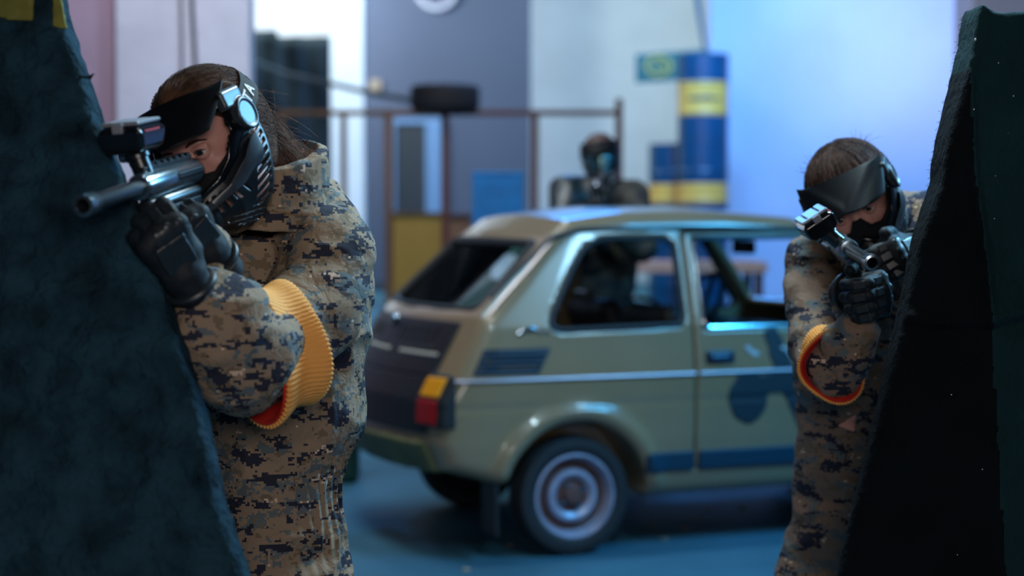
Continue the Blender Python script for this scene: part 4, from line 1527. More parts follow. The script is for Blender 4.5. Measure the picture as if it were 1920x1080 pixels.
# marker. local: y towards the muzzle, z up, origin where barrel meets receiver
def make_gun(label, M, hop_roll=0, barrel=.195, bottle=True):
    t = thing('paintball_marker', tuple(M.translation), label, 'paintball gun', None)
    mb = MB().lathe([(.0125, 0), (.0125, barrel - .03), (.0142, barrel - .026), (.0142, barrel), (.0095, barrel), (.0090, barrel - .004), (.0090, .02)], 28, M, 'y', caps=False)
    br = mb.build('barrel', m_gund, t, smooth=True)
    MB().lathe([(.0128, barrel - .032), (.0152, barrel - .028), (.0152, barrel + .001), (.0105, barrel + .002), (.0098, barrel - .01)], 28, M, 'y', caps=False).build('muzzle_ring', m_gunm, br, smooth=True)
    rc = MB().lathe([(0, -.215), (.017, -.214), (.0205, -.208), (.0205, -.004), (.018, .004), (.013, .005)], 28, M, 'y').build('receiver', m_gunm, t, smooth=True)
    MB().box((-.0225, -.20, -.004), (.0225, -.10, .008), M).build('side_rail', m_gun, rc, bevel=.003)
    MB().box((-.006, -.20, .019), (.006, -.015, .0275), M).build('sight_rail', m_gun, rc, bevel=.002)
    for k in range(7):
        MB().box((-.008, -.19 + k * .024, .0265), (.008, -.178 + k * .024, .031), M).build('rail_tooth', m_gun, rc)
    lb = MB().lathe([(0, -.20), (.0135, -.20), (.0135, -.012), (.010, -.006), (0, -.006)], 20, M @ Matrix.Translation((0, 0, -.031)), 'y')
    lower = lb.build('lower_tube', m_gun, t, smooth=True)
    MB().box((-.013, -.20, -.052), (.013, -.06, -.036), M).build('trigger_frame', m_gun, t, bevel=.004)
    # vertical grips shaped with finger grooves
    def grip(P, y0, lean, ln):
        q = P.copy(); q[:, 1] = q[:, 1] - y0 - lean * (P[:, 2] + .05)
        d = rbox(q, (0, 0, -.05 - ln / 2), (.0135, .017, ln / 2), .011)
        return d + .0018 * np.cos(P[:, 2] * 2 * math.pi / .022)
    sdf_obj('grip', lambda P: grip(P, -.170, .30, .095), (-.03, -.26, -.16), (.03, -.12, -.03), .0028, m_gun, t, M)
    sdf_obj('fore_grip', lambda P: grip(P, -.035, -.05, .085), (-.03, -.08, -.15), (.03, .02, -.02), .0028, m_gun, t, M)
    MB().tube([(0, -.145, -.05), (0, -.135, -.075), (0, -.115, -.088), (0, -.095, -.075), (0, -.090, -.05)], .0035, 8, M).build('trigger_guard', m_gun, t, smooth=True)
    MB().tube([(0, -.128, -.05), (0, -.122, -.062), (0, -.126, -.074)], .003, 8, M).build('trigger', m_gunm, t, smooth=True)
    # feed neck and clamp
    nk = MB().lathe([(.0150, .012), (.0150, .040), (.0185, .041), (.0185, .050), (.0160, .051), (.0150, .054)], 24, M @ Matrix.Translation((.001, -.035, 0)) @ Matrix.Rotation(R_(12), 4, 'Y'), 'z').build('feed_neck', m_gun, t, smooth=True)
    MB().lathe([(0, -.006), (.009, -.005), (.010, 0), (.009, .005), (0, .006)], 16, M @ Matrix.Translation((.032, -.035, .046)), 'x').build('clamp_lever', m_gunm, nk, smooth=True)
    # hopper: a faceted pod, wider at the top, with a lid
    Mh = M @ Matrix.Translation((.016, -.035, .072)) @ Matrix.Rotation(hop_roll, 4, 'Y') @ Matrix.Scale(.70, 4)
    def hop(P):
        x, y, z = P[:, 0], P[:, 1], P[:, 2]
        w_ = .046 + .15 * np.clip(z + .02, -.03, .02)
        d = smax(np.abs(x) - w_, np.abs(z + .002) - .031, .012)
        d = smax(d, np.abs(y + .012) - (.066 + .35 * z), .012)
        d = smax(d, (np.abs(x) * .75 + np.abs(z + .002) * .9) - .052, .006)
        d = smax(d, (np.abs(y + .012) * .7 + np.abs(z + .002) * .8) - .064, .006)
        return smin(d, cone(P, (0, 0, -.028), (0, 0, -.042), .017, .016), .012)
    hp = sdf_obj('hopper', hop, (-.06, -.10, -.055), (.06, .08, .045), .0022, m_hop, t, Mh)
    def lid(P):
        x, y, z = P[:, 0], P[:, 1], P[:, 2]
        d = rbox(P, (0, -.012, .031), (.042, .062, .0045), .004)
        return np.maximum(d, -np.maximum(np.abs(np.abs(x) - .020) - .0022, y - .035))
    sdf_obj('hopper_lid', lid, (-.06, -.10, .02), (.06, .08, .045), .0022, m_lid, hp, Mh)
    MB().box((-.012, .052, .012), (.012, .063, .034), Mh).build('lid_latch', m_lid, hp, bevel=.002)
    for s in (-1, 1):
        MB().prism([(-.05, .002), (.02, .006), (.035, .016), (-.045, .016)], s * .0455, s * .0485, Mh, 'x').build('marking', m_redp if s < 0 else m_lid, hp)
    # air line and bottle
    MB().tube([(.006, -.195, -.145), (.012, -.150, -.165), (.014, -.08, -.15), (.012, -.045, -.10), (.010, -.03, -.055)], .0045, 8, M).build('air_line', m_gund, t, smooth=True)
    if not bottle: return t
    bt = MB().lathe([(0, -.45), (.025, -.445), (.038, -.42), (.040, -.30), (.036, -.27), (.018, -.245), (.016, -.20), (0, -.20)], 28, M @ Matrix.Translation((0, 0, -.155)), 'y').build('air_bottle', m_gun, t, smooth=True)
    MB().lathe([(0, -.02), (.012, -.018), (.014, 0), (.010, .012), (0, .014)], 16, M @ Matrix.Translation((.0, -.185, -.165)), 'y').build('regulator', m_gunm, t, smooth=True)
    return t


def armband(parent, c, ax, R0, wd, phase=0):
    """ribbed knitted yellow ring, red inside edge"""
    ax = np.asarray(ax, float); ax /= np.linalg.norm(ax)
    Rm = look(ax, [0, 0, 1.])
    M = M4(Rm, c)

    def f(P):
        r = np.hypot(P[:, 0], P[:, 1]); a = np.arctan2(P[:, 1], P[:, 0]); z = P[:, 2]
        sag = .006 * np.sin(a * 2 + 1) + .006 * np.sin(3 * a + z * 30 + 2)
        rr = R0 + sag + .010 * (z / wd) - .006 * np.cos(z / wd * 6.0) * (np.sin(a + 1.2) > -2)
        d = smax(np.abs(r - rr) - .004, np.abs(z) - wd / 2, .003)
        return d + .0013 * np.cos(a * 78)
    b = sdf_obj('armband', f, (-.13, -.13, -wd), (.13, .13, wd), .0022, m_arm, parent, M)

    def g(P):
        r = np.hypot(P[:, 0], P[:, 1]); a = np.arctan2(P[:, 1], P[:, 0]); z = P[:, 2]
        rr = R0 + .006 * np.sin(a * 2 + 1) + .006 * np.sin(3 * a + z * 30 + 2) + .010 * (z / wd) - .006 * np.cos(z / wd * 6.0)
        return smax(np.abs(r - rr + .0055) - .0025, np.abs(z - .003) - wd / 2, .002)
    sdf_obj('lining', g, (-.13, -.13, -wd), (.13, .13, wd), .0022, m_armr, b, M)
    return b


def creases(P, lines, depth=.006, w_=.006):
    """soft grooves across cloth; lines: 3D polylines"""
    d = np.zeros(len(P), np.float32)
    for ln in lines:
        m = None
        for a, b in zip(ln[:-1], ln[1:]):
            e = cone(P, a, b, 0, 0)
            m = e if m is None else np.minimum(m, e)
        d = d + depth * np.exp(-(m / w_) ** 2)
    return d


def wrinkle(P, amp, fr, seed, ridge=True):
    n = noise(P, fr, seed) + .5 * noise(P, [f * 2.1 for f in fr], seed + 1)
    if ridge: n = 1 - 2 * np.abs(n)
    return amp * n
# ------------------------------------------------------------------ player on the left
def A(px, py, Y): return at(px, py, Y)


camoL = camo('camo_print', (0, 0, 0), .0037)
hairL = mat('hair_brown', (100, 68, 50), .7, spec=.25, var=.45, vscale=60, stretch=(1, 1, .3))
HL = aim(21, 17, 20)
eye = A(375, 287, 2.70)
HCL = eye - HL @ np.array([-.032, .088, 0])
MHL = M4(HL, HCL)
p1 = thing('person', (HCL[0] + .1, 2.95, 0), 'person in camouflage coverall leaning right of the left black barrier, masked, aiming a paintball gun', 'person')


def rot_head(P, HC, H): return (P - HC.astype(np.float32)) @ H.astype(np.float32)


shL, midL, bandL, elL, wrL = A(612, 478, 2.90), A(584, 590, 2.84), A(510, 655, 2.73), A(446, 668, 2.62), A(352, 527, 2.50)
chest, waist, pelvis = A(528, 620, 3.02), A(535, 880, 3.0), A(512, 1060, 3.0)
shR, elR, wrR = A(420, 480, 3.02), A(330, 660, 2.86), A(385, 455, 2.62)
neckb = A(505, 372, 2.95)
kneeL1, footL1 = np.array([-.36, 2.93, .48]), np.array([-.36, 3.05, .08])
kneeR1, footR1 = np.array([-.58, 3.00, .48]), np.array([-.60, 3.15, .08])


def body1(P):
    d = headf(rot_head(P, HCL, HL))
    d = smin(d, cone(P, HCL + HL @ np.array([0, -.03, -.07]), neckb, .052, .058), .02)
    d = smin(d, suit1(P) + .022, .012)
    hd = wrL + (A(300, 425, 2.46) - wrL) * .6
    d = smin(d, cone(P, elL * .4 + wrL * .6, wrL, .030, .027), .01)
    d = smin(d, cone(P, wrL, hd, .027, .022), .01)
    d = smin(d, cone(P, wrR, A(385, 445, 2.62), .020, .018), .01)
    return d


def suit1(P):
    x, y, z = P[:, 0], P[:, 1], P[:, 2]
    d = ell(P, A(532, 640, 3.03), (.145, .15, .30))
    d = smin(d, ell(P, A(590, 520, 3.02), (.095, .12, .17)), .05)
    d = smin(d, ell(P, A(430, 560, 2.98), (.11, .11, .20)), .05)
    d = smin(d, cone(P, A(540, 400, 2.98), A(610, 452, 2.96), .070, .072), .04)          # near shoulder
    d = smin(d, cone(P, A(500, 400, 2.98), A(420, 470, 3.02), .065, .075), .04)
    d = smin(d, cone(P, A(530, 800, 3.01), A(515, 890, 3.0), .130, .112), .05)
    d = smin(d, ell(P, A(512, 1060, 3.0), (.130, .12, .20)), .03)
    # arms
    arm = chain(P, [shL, midL, bandL, elL], [.078, .076, .074, .086], .03)
    d = smin(d, arm, .022)
    fore = chain(P, [elL, elL * .5 + wrL * .5, elL * .36 + wrL * .64], [.086, .074, .050], .02)
    d = smin(d, fore, .012)
    d = smin(d, chain(P, [shR, elR, elR * .1 + wrR * .9], [.078, .066, .045], .02), .03)
    for a, b, c in ((pelvis + [.045, 0, -.06], kneeL1, footL1), (pelvis + [-.07, 0, -.06], kneeR1, footR1)):
        d = smin(d, chain(P, [a, b, c + [0, 0, .06]], [.092, .085, .07], .03), .04)
    # folds
    d = d + wrinkle(P, -.0075, (8, 8, 12), 3) * np.clip((z - .2) * 3, 0, 1)
    aax = (P - elL.astype(np.float32)) @ ((wrL - elL) / np.linalg.norm(wrL - elL)).astype(np.float32)
    near = np.exp(-(np.linalg.norm(P - (elL * .3 + wrL * .7).astype(np.float32), axis=1) / .09) ** 2)
    d = d - .007 * np.sin(aax * 75 + 2.0 * noise(P, 12, 8)) * near
    # gathers at the back of the waist
    wz = np.exp(-((z - A(640, 878, 3)[2]) / .055) ** 2) * np.clip((x - A(590, 0, 3)[0]) / .03, 0, 1)
    d = d + wz * (.012 + .005 * np.sin(x * 420 + y * 380 + 2 * noise(P, 20, 6)))
    wz2 = np.exp(-((z - A(640, 950, 3)[2]) / .10) ** 2) * np.clip((x - A(560, 0, 3)[0]) / .04, 0, 1)
    d = d + wz2 * .0035 * np.sin(x * 230 + y * 200 + 1.5 * noise(P, 9, 7))
    # long drawn creases
    L = [[A(445, 530, 2.60), A(400, 600, 2.57), A(385, 640, 2.56)],
         [A(480, 575, 2.74), A(520, 556, 2.80), A(590, 560, 2.82), A(640, 600, 2.86)],
         [A(405, 478, 2.9), A(470, 455, 2.86), A(560, 400, 2.88)],
         [A(660, 400, 3.0), A(672, 520, 3.0), A(650, 600, 2.95), A(640, 640, 2.92)],
         [A(470, 500, 2.84), A(480, 560, 2.80), A(470, 590, 2.76)],
         [A(500, 470, 2.85), A(550, 520, 2.82), A(610, 545, 2.82)],
         [A(450, 1010, 2.87), A(520, 970, 2.87), A(600, 905, 2.88)],
         [A(600, 700, 2.90), A(606, 800, 2.89), A(625, 870, 2.89)],
         [A(520, 800, 2.87), A(470, 840, 2.88)]]
    d = d + creases(P, L, .016, .011)
    # neck opening
    hole = cone(P, neckb + [0, 0, -.02], HCL + HL @ np.array([0, -.03, -.02]), .068, .085)
    return smax(d, -hole, .012)


def collar1(P):
    c0, c1 = A(494, 420, 2.93), A(500, 300, 2.93)
    ax = (c1 - c0); Ln = np.linalg.norm(ax); ax = ax / Ln
    q = P - c0.astype(np.float32)
    t = q @ ax.astype(np.float32)
    r = np.linalg.norm(q - t[:, None] * ax.astype(np.float32), axis=1)
    rr = .100 - .17 * (t - .03) + .10 * np.clip(t - .05, 0, 1)
    an = np.arctan2(q[:, 1], q[:, 0])
    top = .115 + .035 * np.cos(an - .9)
    d = smax(np.abs(r - rr) - .006, np.maximum(t - top, -t - .01), .005)
    flap = smax(np.abs(r - rr - .010) - .004, np.maximum(t - top + .004, .030 + .012 * np.sin(an * 2) - t), .004)
    return smin(d, flap, .004) + .0015 * noise(P, 40, 4)


sdf_obj('body', body1, (-.85, 2.35, .0), (-.10, 3.4, 1.64), .006, m_skin, p1)
suit = sdf_obj('coverall', suit1, (-.85, 2.35, .04), (-.10, 3.4, 1.50), .0045, camoL, p1)
sdf_obj('collar', collar1, (-.60, 2.78, 1.24), (-.28, 3.10, 1.50), .003, camoL, suit)
seam = [A(418, 480, 2.88), A(472, 462, 2.86), A(540, 418, 2.86), A(590, 372, 2.92)]
head_set(p1, MHL, hairL, seed=5, long=1, text=True)
armband(p1, A(512, 658, 2.705), [-.72, -.66, -.14], .093, .088)
# gloves: left hand under the receiver, right hand at the grip
kn = A(306, 446, 2.455)
yv = kn - wrL; yv /= np.linalg.norm(yv)
zb = np.array([.30, -.90, .15]); zb -= yv * (zb @ yv); zb /= np.linalg.norm(zb)
xb_ = np.cross(yv, zb)
ML = M4(np.stack([xb_, yv, zb], 1), wrL + yv * .012)
make_glove(p1, ML, [(62, 75, 45), (66, 80, 45), (70, 80, 45), (74, 80, 50)], 1, (.012, .045, -.05), L=.88, cuff=.024)
kn = A(358, 418, 2.585)
yv = kn - wrR; yv /= np.linalg.norm(yv)
zb = np.array([.55, -.5, -.2]); zb -= yv * (zb @ yv); zb /= np.linalg.norm(zb)
MR = M4(np.stack([np.cross(yv, zb), yv, zb], 1), A(390, 470, 2.62))
make_glove(p1, MR, [(50, 70, 45), (75, 85, 50), (78, 85, 50), (80, 85, 50)], -1, (.015, .04, -.03), L=.78, name='glove')
for k_, (c, yaw) in enumerate(((footL1, .3), (footR1, .5))):
    q = np.array([-math.sin(yaw), -math.cos(yaw), 0])
    def boot(P, c=c, q=q):
        f0 = np.array([c[0], c[1], 0])
        d = smin(cone(P, f0 + [0, 0, .045], f0 + q * .15 + [0, 0, .035], .045, .036), cone(P, f0 + [0, 0, .05], f0 + [0, 0, .20], .05, .052), .03)
        return np.maximum(d, .004 - P[:, 2])
    sdf_obj('boot', boot, c - [.15, .28, c[2]], c + [.15, .15, .25], .008, m_boot, p1)

J = A(262, 352, 2.47); mz = A(156, 386, 2.285)
fwdL = (mz - J) / np.linalg.norm(mz - J)
GL = frame(fwdL, R_(7))
gun1 = make_gun('black paintball gun with a hopper, held by the left player, muzzle left', M4(GL, J), R_(-4), barrel=float(np.linalg.norm(mz - J)), bottle=False)

# ------------------------------------------------------------------ player on the right
camoR = camo('camo_print_brown', (3, 1, 2), .0037, srgb(128, 106, 92))
hairR = mat('hair_dark', (74, 46, 36), .7, spec=.25, var=.5, vscale=60, stretch=(1, 1, .3))
HR = aim(13, 19, 25)
eye = (A(1628, 388, 3.62) + A(1577, 418, 3.60)) / 2
HCR = eye - HR @ np.array([0, .088, 0])
MHR = M4(HR, HCR)
p2 = thing('person', (HCR[0], 3.85, 0), 'person in brown camouflage coverall beside the right black barrier, mask tilted, aiming at the camera', 'person')
shA, bA, elA, wrA = A(1528, 500, 3.78), A(1545, 640, 3.60), A(1562, 690, 3.46), A(1612, 618, 3.38)
shB, elB, wrB = A(1730, 425, 3.82), A(1775, 590, 3.62), A(1712, 468, 3.46)
neck2 = A(1650, 440, 3.80)


def body2(P):
    d = headf(rot_head(P, HCR, HR))
    d = smin(d, cone(P, HCR + HR @ np.array([0, -.03, -.07]), neck2, .05, .055), .02)
    d = smin(d, suit2(P) + .022, .012)
    d = smin(d, cone(P, elA * .2 + wrA * .8, wrA, .022, .022), .01)
    d = smin(d, cone(P, elB * .4 + wrB * .6, wrB, .028, .026), .01)
    return d




def suit2(P):
    x, y, z = P[:, 0], P[:, 1], P[:, 2]
    d = ell(P, A(1610, 640, 3.86), (.145, .14, .32))
    d = smin(d, cone(P, A(1560, 480, 3.84), A(1540, 520, 3.82), .065, .065), .05)
    d = smin(d, cone(P, A(1660, 400, 3.90), A(1725, 425, 3.86), .060, .070), .04)
    d = smin(d, ell(P, A(1605, 860, 3.84), (.130, .13, .24)), .06)
    d = smin(d, ell(P, A(1600, 1010, 3.84), (.134, .13, .24)), .05)
    arm = chain(P, [shA, bA, elA], [.072, .066, .062], .03)
    d = smin(d, arm, .02)
    d = smin(d, chain(P, [elA, elA * .2 + wrA * .8], [.064, .048], .02), .015)
    d = smin(d, chain(P, [shB, elB, elB * .1 + wrB * .9], [.074, .062, .045], .02), .03)
    for s in (-1, 1):
        d = smin(d, chain(P, [A(1600 + s * 30, 1020, 3.84), np.array([.72 + s * .08, 3.80, .42]), np.array([.72 + s * .11, 3.92, .14])], [.10, .085, .075], .03), .05)
    d = d + wrinkle(P, -.0070, (9, 9, 14), 13)
    nr = np.exp(-(np.linalg.norm(P - ((elA + wrA) / 2).astype(np.float32), axis=1) / .07) ** 2)
    d = d - .005 * np.sin(((P - elA.astype(np.float32)) @ ((wrA - elA) / np.linalg.norm(wrA - elA)).astype(np.float32)) * 90 + 2 * noise(P, 14, 4)) * nr
    L = [[A(1500, 560, 3.70), A(1530, 520, 3.72), A(1580, 500, 3.74)],
         [A(1530, 640, 3.42), A(1560, 690, 3.40), A(1570, 735, 3.40)],
         [A(1620, 780, 3.72), A(1680, 740, 3.72)], [A(1500, 800, 3.72), A(1560, 790, 3.71), A(1640, 800, 3.71)],
         [A(1480, 900, 3.72), A(1560, 880, 3.70), A(1620, 900, 3.71)], [A(1520, 980, 3.70), A(1520, 1100, 3.70)]]
    d = d + creases(P, L, .009, .008)
    hole = cone(P, neck2 + [0, 0, -.02], HCR + HR @ np.array([0, -.03, 0]), .066, .085)
    return smax(d, -hole, .012)


def collar2(P):
    c0 = neck2 + np.array([0, .02, -.02]); ax = HCR - neck2 + np.array([.03, .06, .02]); ax = ax / np.linalg.norm(ax)
    q = P - c0.astype(np.float32); t = q @ ax.astype(np.float32)
    r = np.linalg.norm(q - t[:, None] * ax.astype(np.float32), axis=1)
    an = np.arctan2(q[:, 1], q[:, 0])
    d = smax(np.abs(r - .082 - .10 * t) - .006, np.maximum(t - .085 - .02 * np.sin(an + .3), -.01 - t), .005)
    return d + .0015 * noise(P, 40, 4)


sdf_obj('body', body2, (.45, 3.25, .0), (1.10, 4.1, 1.56), .006, m_skin, p2)
suit = sdf_obj('coverall', suit2, (.45, 3.25, .04), (1.12, 4.12, 1.50), .0045, camoR, p2)
sdf_obj('collar', collar2, (.60, 3.65, 1.18), (1.05, 4.05, 1.52), .0035, camoR, suit)
# bare patch where the left thigh pocket is torn open
def patch(P): return np.maximum(np.maximum(np.abs(suit2(P) - .001) - .002, poly2(P[:, 0], P[:, 2], [tuple(A(1572, 800, 3.71)[[0, 2]]), tuple(A(1606, 776, 3.71)[[0, 2]]), tuple(A(1604, 812, 3.71)[[0, 2]])])), P[:, 1] - 3.8)
sdf_obj('torn_patch', patch, A(1560, 830, 3.60) - [0, .0, 0], A(1620, 765, 3.8), .003, m_skin, p2)
head_set(p2, MHR, hairR, seed=9, long=0, text=False)
armband(p2, A(1555, 682, 3.44), A(1590, 695, 3.30) - A(1535, 660, 3.50), .060, .058)
# near fist round the grip
J2 = A(1592, 468, 3.36); mz2 = A(1636, 493, 3.16)
f2 = (mz2 - J2) / np.linalg.norm(mz2 - J2)
G2 = frame(f2, R_(38))
gun2 = make_gun('black paintball gun aimed at the camera by the right player, silver-lidded hopper on top', M4(G2, J2), R_(-4), barrel=.20)
kn = A(1648, 545, 3.30)
zb = np.array([.75, -.62, -.1])
yv = np.array([.35, -.25, .0]) + (A(1640, 545, 3.30) - A(1600, 622, 3.38))
# fist: fingers lie across the view, stacked one over another
wrist = A(1640, 600, 3.42)
xdir = np.array([-.25, -.10, .95])                # thumb side up
ydir = np.array([.45, -.88, .0]); ydir -= xdir * (ydir @ xdir) / (xdir @ xdir); ydir /= np.linalg.norm(ydir)
xdir /= np.linalg.norm(xdir)
zdir = np.cross(xdir, ydir)
MF = M4(np.stack([xdir, ydir, zdir], 1), A(1638, 550, 3.36) - ydir * .060)
make_glove(p2, MF, [(72, 62, 40), (76, 60, 40), (78, 60, 40), (80, 60, 40)], 1, (.03, .03, -.03), L=1.0, cuff=.03)
# far hand under the barrel, thumb along its side
kn = A(1640, 500, 3.30)
yv = kn - wrB; yv /= np.linalg.norm(yv)
zb = np.array([.1, -.95, .25]); zb -= yv * (zb @ yv); zb /= np.linalg.norm(zb)
MB2 = M4(np.stack([np.cross(yv, zb), yv, zb], 1), wrB)
make_glove(p2, MB2, [(50, 60, 40), (55, 65, 40), (60, 70, 45), (65, 70, 45)], -1 if np.cross(yv, zb)[2] < 0 else 1, (.03, .055, .01), L=.88)
for c, yaw in ((np.array([.61, 3.92, .1]), .1), (np.array([.83, 3.92, .1]), -.1)):
    q = np.array([-math.sin(yaw), -math.cos(yaw), 0])
    def boot(P, c=c, q=q):
        f0 = np.array([c[0], c[1], 0])
        d = smin(cone(P, f0 + [0, 0, .045], f0 + q * .15 + [0, 0, .035], .045, .036), cone(P, f0 + [0, 0, .05], f0 + [0, 0, .20], .05, .052), .03)
        return np.maximum(d, .004 - P[:, 2])
    sdf_obj('boot', boot, c - [.15, .28, c[2]], c + [.15, .15, .25], .008, m_boot, p2)

# ------------------------------------------------------------------ player behind the car
YB = 8.75
HB = aim(4, 4, 8)
HCB = A(1126, 298, YB) - HB @ np.array([0, .088, 0])
p3 = thing('person', (HCB[0], YB + .1, 0), 'person in a glossy black mask and dark clothes leaning behind the khaki car', 'person')
shP, shQ = A(1062, 372, YB + .08), A(1186, 374, YB + .08)
elP, elQ = A(1045, 470, YB - .10), A(1205, 465, YB - .10)
wrP, wrQ = A(1095, 400, YB - .22), A(1140, 425, YB - .22)


def body3(P):
    d = headf(rot_head(P, HCB, HB))
    d = smin(d, cone(P, HCB + [0, .03, -.07], A(1126, 380, YB + .1), .05, .055), .02)
    d = smin(d, suit3(P) + .022, .012)
    for a, b in ((elP, wrP), (elQ, wrQ)):
        d = smin(d, cone(P, a * .3 + b * .7, b, .03, .026), .01)
    return d


camoB = mat('dark_camo_cloth', (70, 64, 52), .85, col2=(24, 26, 28), vscale=14, detail=4)


def suit3(P):
    d = ell(P, A(1126, 500, YB + .12), (.19, .14, .32))
    d = smin(d, cone(P, A(1062, 366, YB + .1), A(1188, 366, YB + .1), .078, .078), .05)
    d = smin(d, chain(P, [shP, elP, elP * .15 + wrP * .85], [.085, .07, .05], .02), .03)
    d = smin(d, chain(P, [shQ, elQ, elQ * .15 + wrQ * .85], [.085, .07, .05], .02), .03)
    for s in (-1, 1):
        d = smin(d, chain(P, [A(1126 + s * 32, 620, YB + .12), np.array([HCB[0] + s * .10, YB + .08, .45]), np.array([HCB[0] + s * .12, YB + .15, .12])], [.12, .09, .075], .03), .05)
    d = d + wrinkle(P, -.006, (8, 8, 10), 23)
    return smax(d, -cone(P, A(1126, 380, YB + .1), HCB, .06, .085), .01)


sdf_obj('body', body3, (-.1, YB - .4, .0), (1.0, YB + .4, 1.75), .012, m_skin, p3)
sdf_obj('coverall', suit3, (-.1, YB - .45, .04), (1.0, YB + .45, 1.60), .011, camoB, p3)
def vestf(P):
    d = smax(np.abs(suit3(P) - .012) - .010, rbox(P, A(1080, 420, YB), (.14, .20, .26), .05), .02)
    return d
sdf_obj('vest', vestf, (-.05, YB - .35, 1.0), (.75, YB + .3, 1.6), .011, mat('vest_black', (10, 20, 24), .45), p3)
head_set(p3, M4(HB, HCB), mat('hair_black_brown', (66, 44, 40), .6), seed=3, low=True)
for (wq, knq, s) in ((wrP, A(1122, 378, YB - .26), 1), (wrQ, A(1128, 402, YB - .26), -1)):
    yv = knq - wq; yv /= np.linalg.norm(yv)
    zb = np.array([0, -1., .2]); zb -= yv * (zb @ yv); zb /= np.linalg.norm(zb)
    Mx = M4(np.stack([np.cross(yv, zb), yv, zb], 1), wq)
    fingers, th = hand_chains([(70, 75, 45)] * 4, .03, s, (.03, .04, -.02), 0, .9)
    sdf_obj('glove', glove_fn(fingers, th, s, .9), (-.13, -.10, -.14), (.13, .22, .09), .006, m_glove, p3, Mx)
G3 = frame([-.10, -.95, .30], 0)
make_gun('paintball gun held upright by the player behind the car', M4(G3, A(1124, 372, YB - .30)), 0)
for s in (-1, 1):
    c = np.array([HCB[0] + s * .12, YB + .15, .1]); q = np.array([0, -1, 0])
    def boot(P, c=c, q=q):
        f0 = np.array([c[0], c[1], 0])
        d = smin(cone(P, f0 + [0, 0, .045], f0 + q * .15 + [0, 0, .035], .045, .036), cone(P, f0 + [0, 0, .05], f0 + [0, 0, .20], .05, .052), .03)
        return np.maximum(d, .004 - P[:, 2])
    sdf_obj('boot', boot, c - [.15, .28, c[2]], c + [.15, .15, .25], .012, m_boot, p3)

# ------------------------------------------------------------------ barriers
m_felt = mat('felt_teal_black', (34, 62, 76), .95, spec=.1, var=.6, vscale=16, bump=1, bscale=30, detail=8, bdist=.03)
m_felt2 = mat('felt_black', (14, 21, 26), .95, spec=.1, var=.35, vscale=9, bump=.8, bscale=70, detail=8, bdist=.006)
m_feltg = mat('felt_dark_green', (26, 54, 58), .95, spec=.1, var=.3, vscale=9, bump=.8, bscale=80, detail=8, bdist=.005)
b1 = thing('barrier', (-.75, 2.3, 0), 'tall wedge barrier covered in dark teal felt, in front of the left player', 'barrier')


def lean1(z): return 2.20 + .21 * z       # depth of its face by height


def pxz(px, py, Yf_):
    Y = 2.3
    for _ in range(8): Y = Yf_(at(px, py, Y)[2])
    p = at(px, py, Y)
    return (p[0], p[2])


E1 = [(a + 10, b) for a, b in [(100, -60), (122, 10), (150, 110), (190, 230), (222, 320), (262, 402), (285, 470), (330, 600), (365, 715), (385, 780), (400, 850), (420, 950), (455, 1060), (500, 1200)]]
e1 = [pxz(a, b, lambda z: lean1(z) + .07) for a, b in E1]
zb0 = 0.0
slope = (e1[-1][0] - e1[-2][0]) / (e1[-1][1] - e1[-2][1])
poly = [(-1.35, zb0), (-1.25, 1.9)] + [(e1[0][0] - .03, 1.75)] + e1 + [(e1[-1][0] + .06, .55), (e1[-1][0] + .16, zb0)]


def bar1(P):
    x, y, z = P[:, 0], P[:, 1], P[:, 2]
    dp = poly2(x, z, poly)
    yf = lean1(z) + .010 * noise(P, (5, 5, 5), 31) + .006 * noise(P, (14, 14, 14), 32) + .004 * noise(P, (30, 30, 30), 36)
    t = np.abs(y - yf - .04) - .04
    d = smax(dp, t, .02) + .0015 * noise(P, 50, 33) + .0012 * noise(P, 120, 34)
    return np.maximum(d, .003 - z)


sdf_obj('cover', bar1, (-1.45, 2.1, 0), (-.05, 2.75, 1.75), .0065, m_felt, b1)
m_patch = mat('camo_patch_olive', (124, 122, 52), .9, var=.4, vscale=20)
for pts in ([(-20, -30), (-20, 26), (8, 36), (60, 40), (62, -30)], [(94, -30), (96, 50), (112, 52), (124, 55), (112, -10), (104, -30)]):
    pp = [pxz(a, b, lambda z: lean1(z) - .01) for a, b in pts]
    sdf_obj('camo_patch', lambda P: smax(np.maximum(poly2(P[:, 0], P[:, 2], pp), np.abs(P[:, 1] - lean1(P[:, 2]) - .0 - .010 * noise(P, (5, 5, 5), 31) - .004 * noise(P, (14, 14, 14), 32)) - .004), -1 + 0 * P[:, 0], .001),
            (-.95, 2.4, 1.55), (-.5, 2.7, 1.74), .004, m_patch, b1)
# frayed threads at the edge
thr = MB()
q = at(160, 143, lean1(1.6)); 
thr.tube([q + [-.01, 0, 0], q + [.004, -.002, -.002], q + [.012, 0, .003], q + [.006, 0, -.004]], .0022, 6)
thr.build('torn_tuft', m_felt, b1, smooth=True)

b2 = thing('barrier', (1.15, 3.2, 0), 'tall black felt wedge barrier at the right edge, its ridge facing the camera', 'barrier')
Y2 = 3.05
def fr2(z): return Y2 + .06 * z
E2 = [(1808, 20), (1800, 45), (1794, 90), (1786, 120), (1772, 180), (1752, 262), (1745, 300), (1741, 345), (1722, 400), (1706, 450), (1697, 500), (1684, 570), (1668, 640), (1642, 755), (1615, 870), (1590, 975), (1566, 1080), (1540, 1200)]
e2 = [pxz(a, b, lambda z: fr2(z) + .035) for a, b in E2]
ridge_t = at(1834, 22, 2.98); ridge_m = at(1858, 330, 2.93); ridge_b = at(1893, 590, 2.90); ridge_0 = at(1990, 1300, 2.86)
top_z = at(1834, 20, 3.0)[2]
xr = lambda z: np.interp(z, [0, ridge_b[2], ridge_m[2], ridge_t[2]], [ridge_b[0] + .07, ridge_b[0], ridge_m[0], ridge_t[0]])
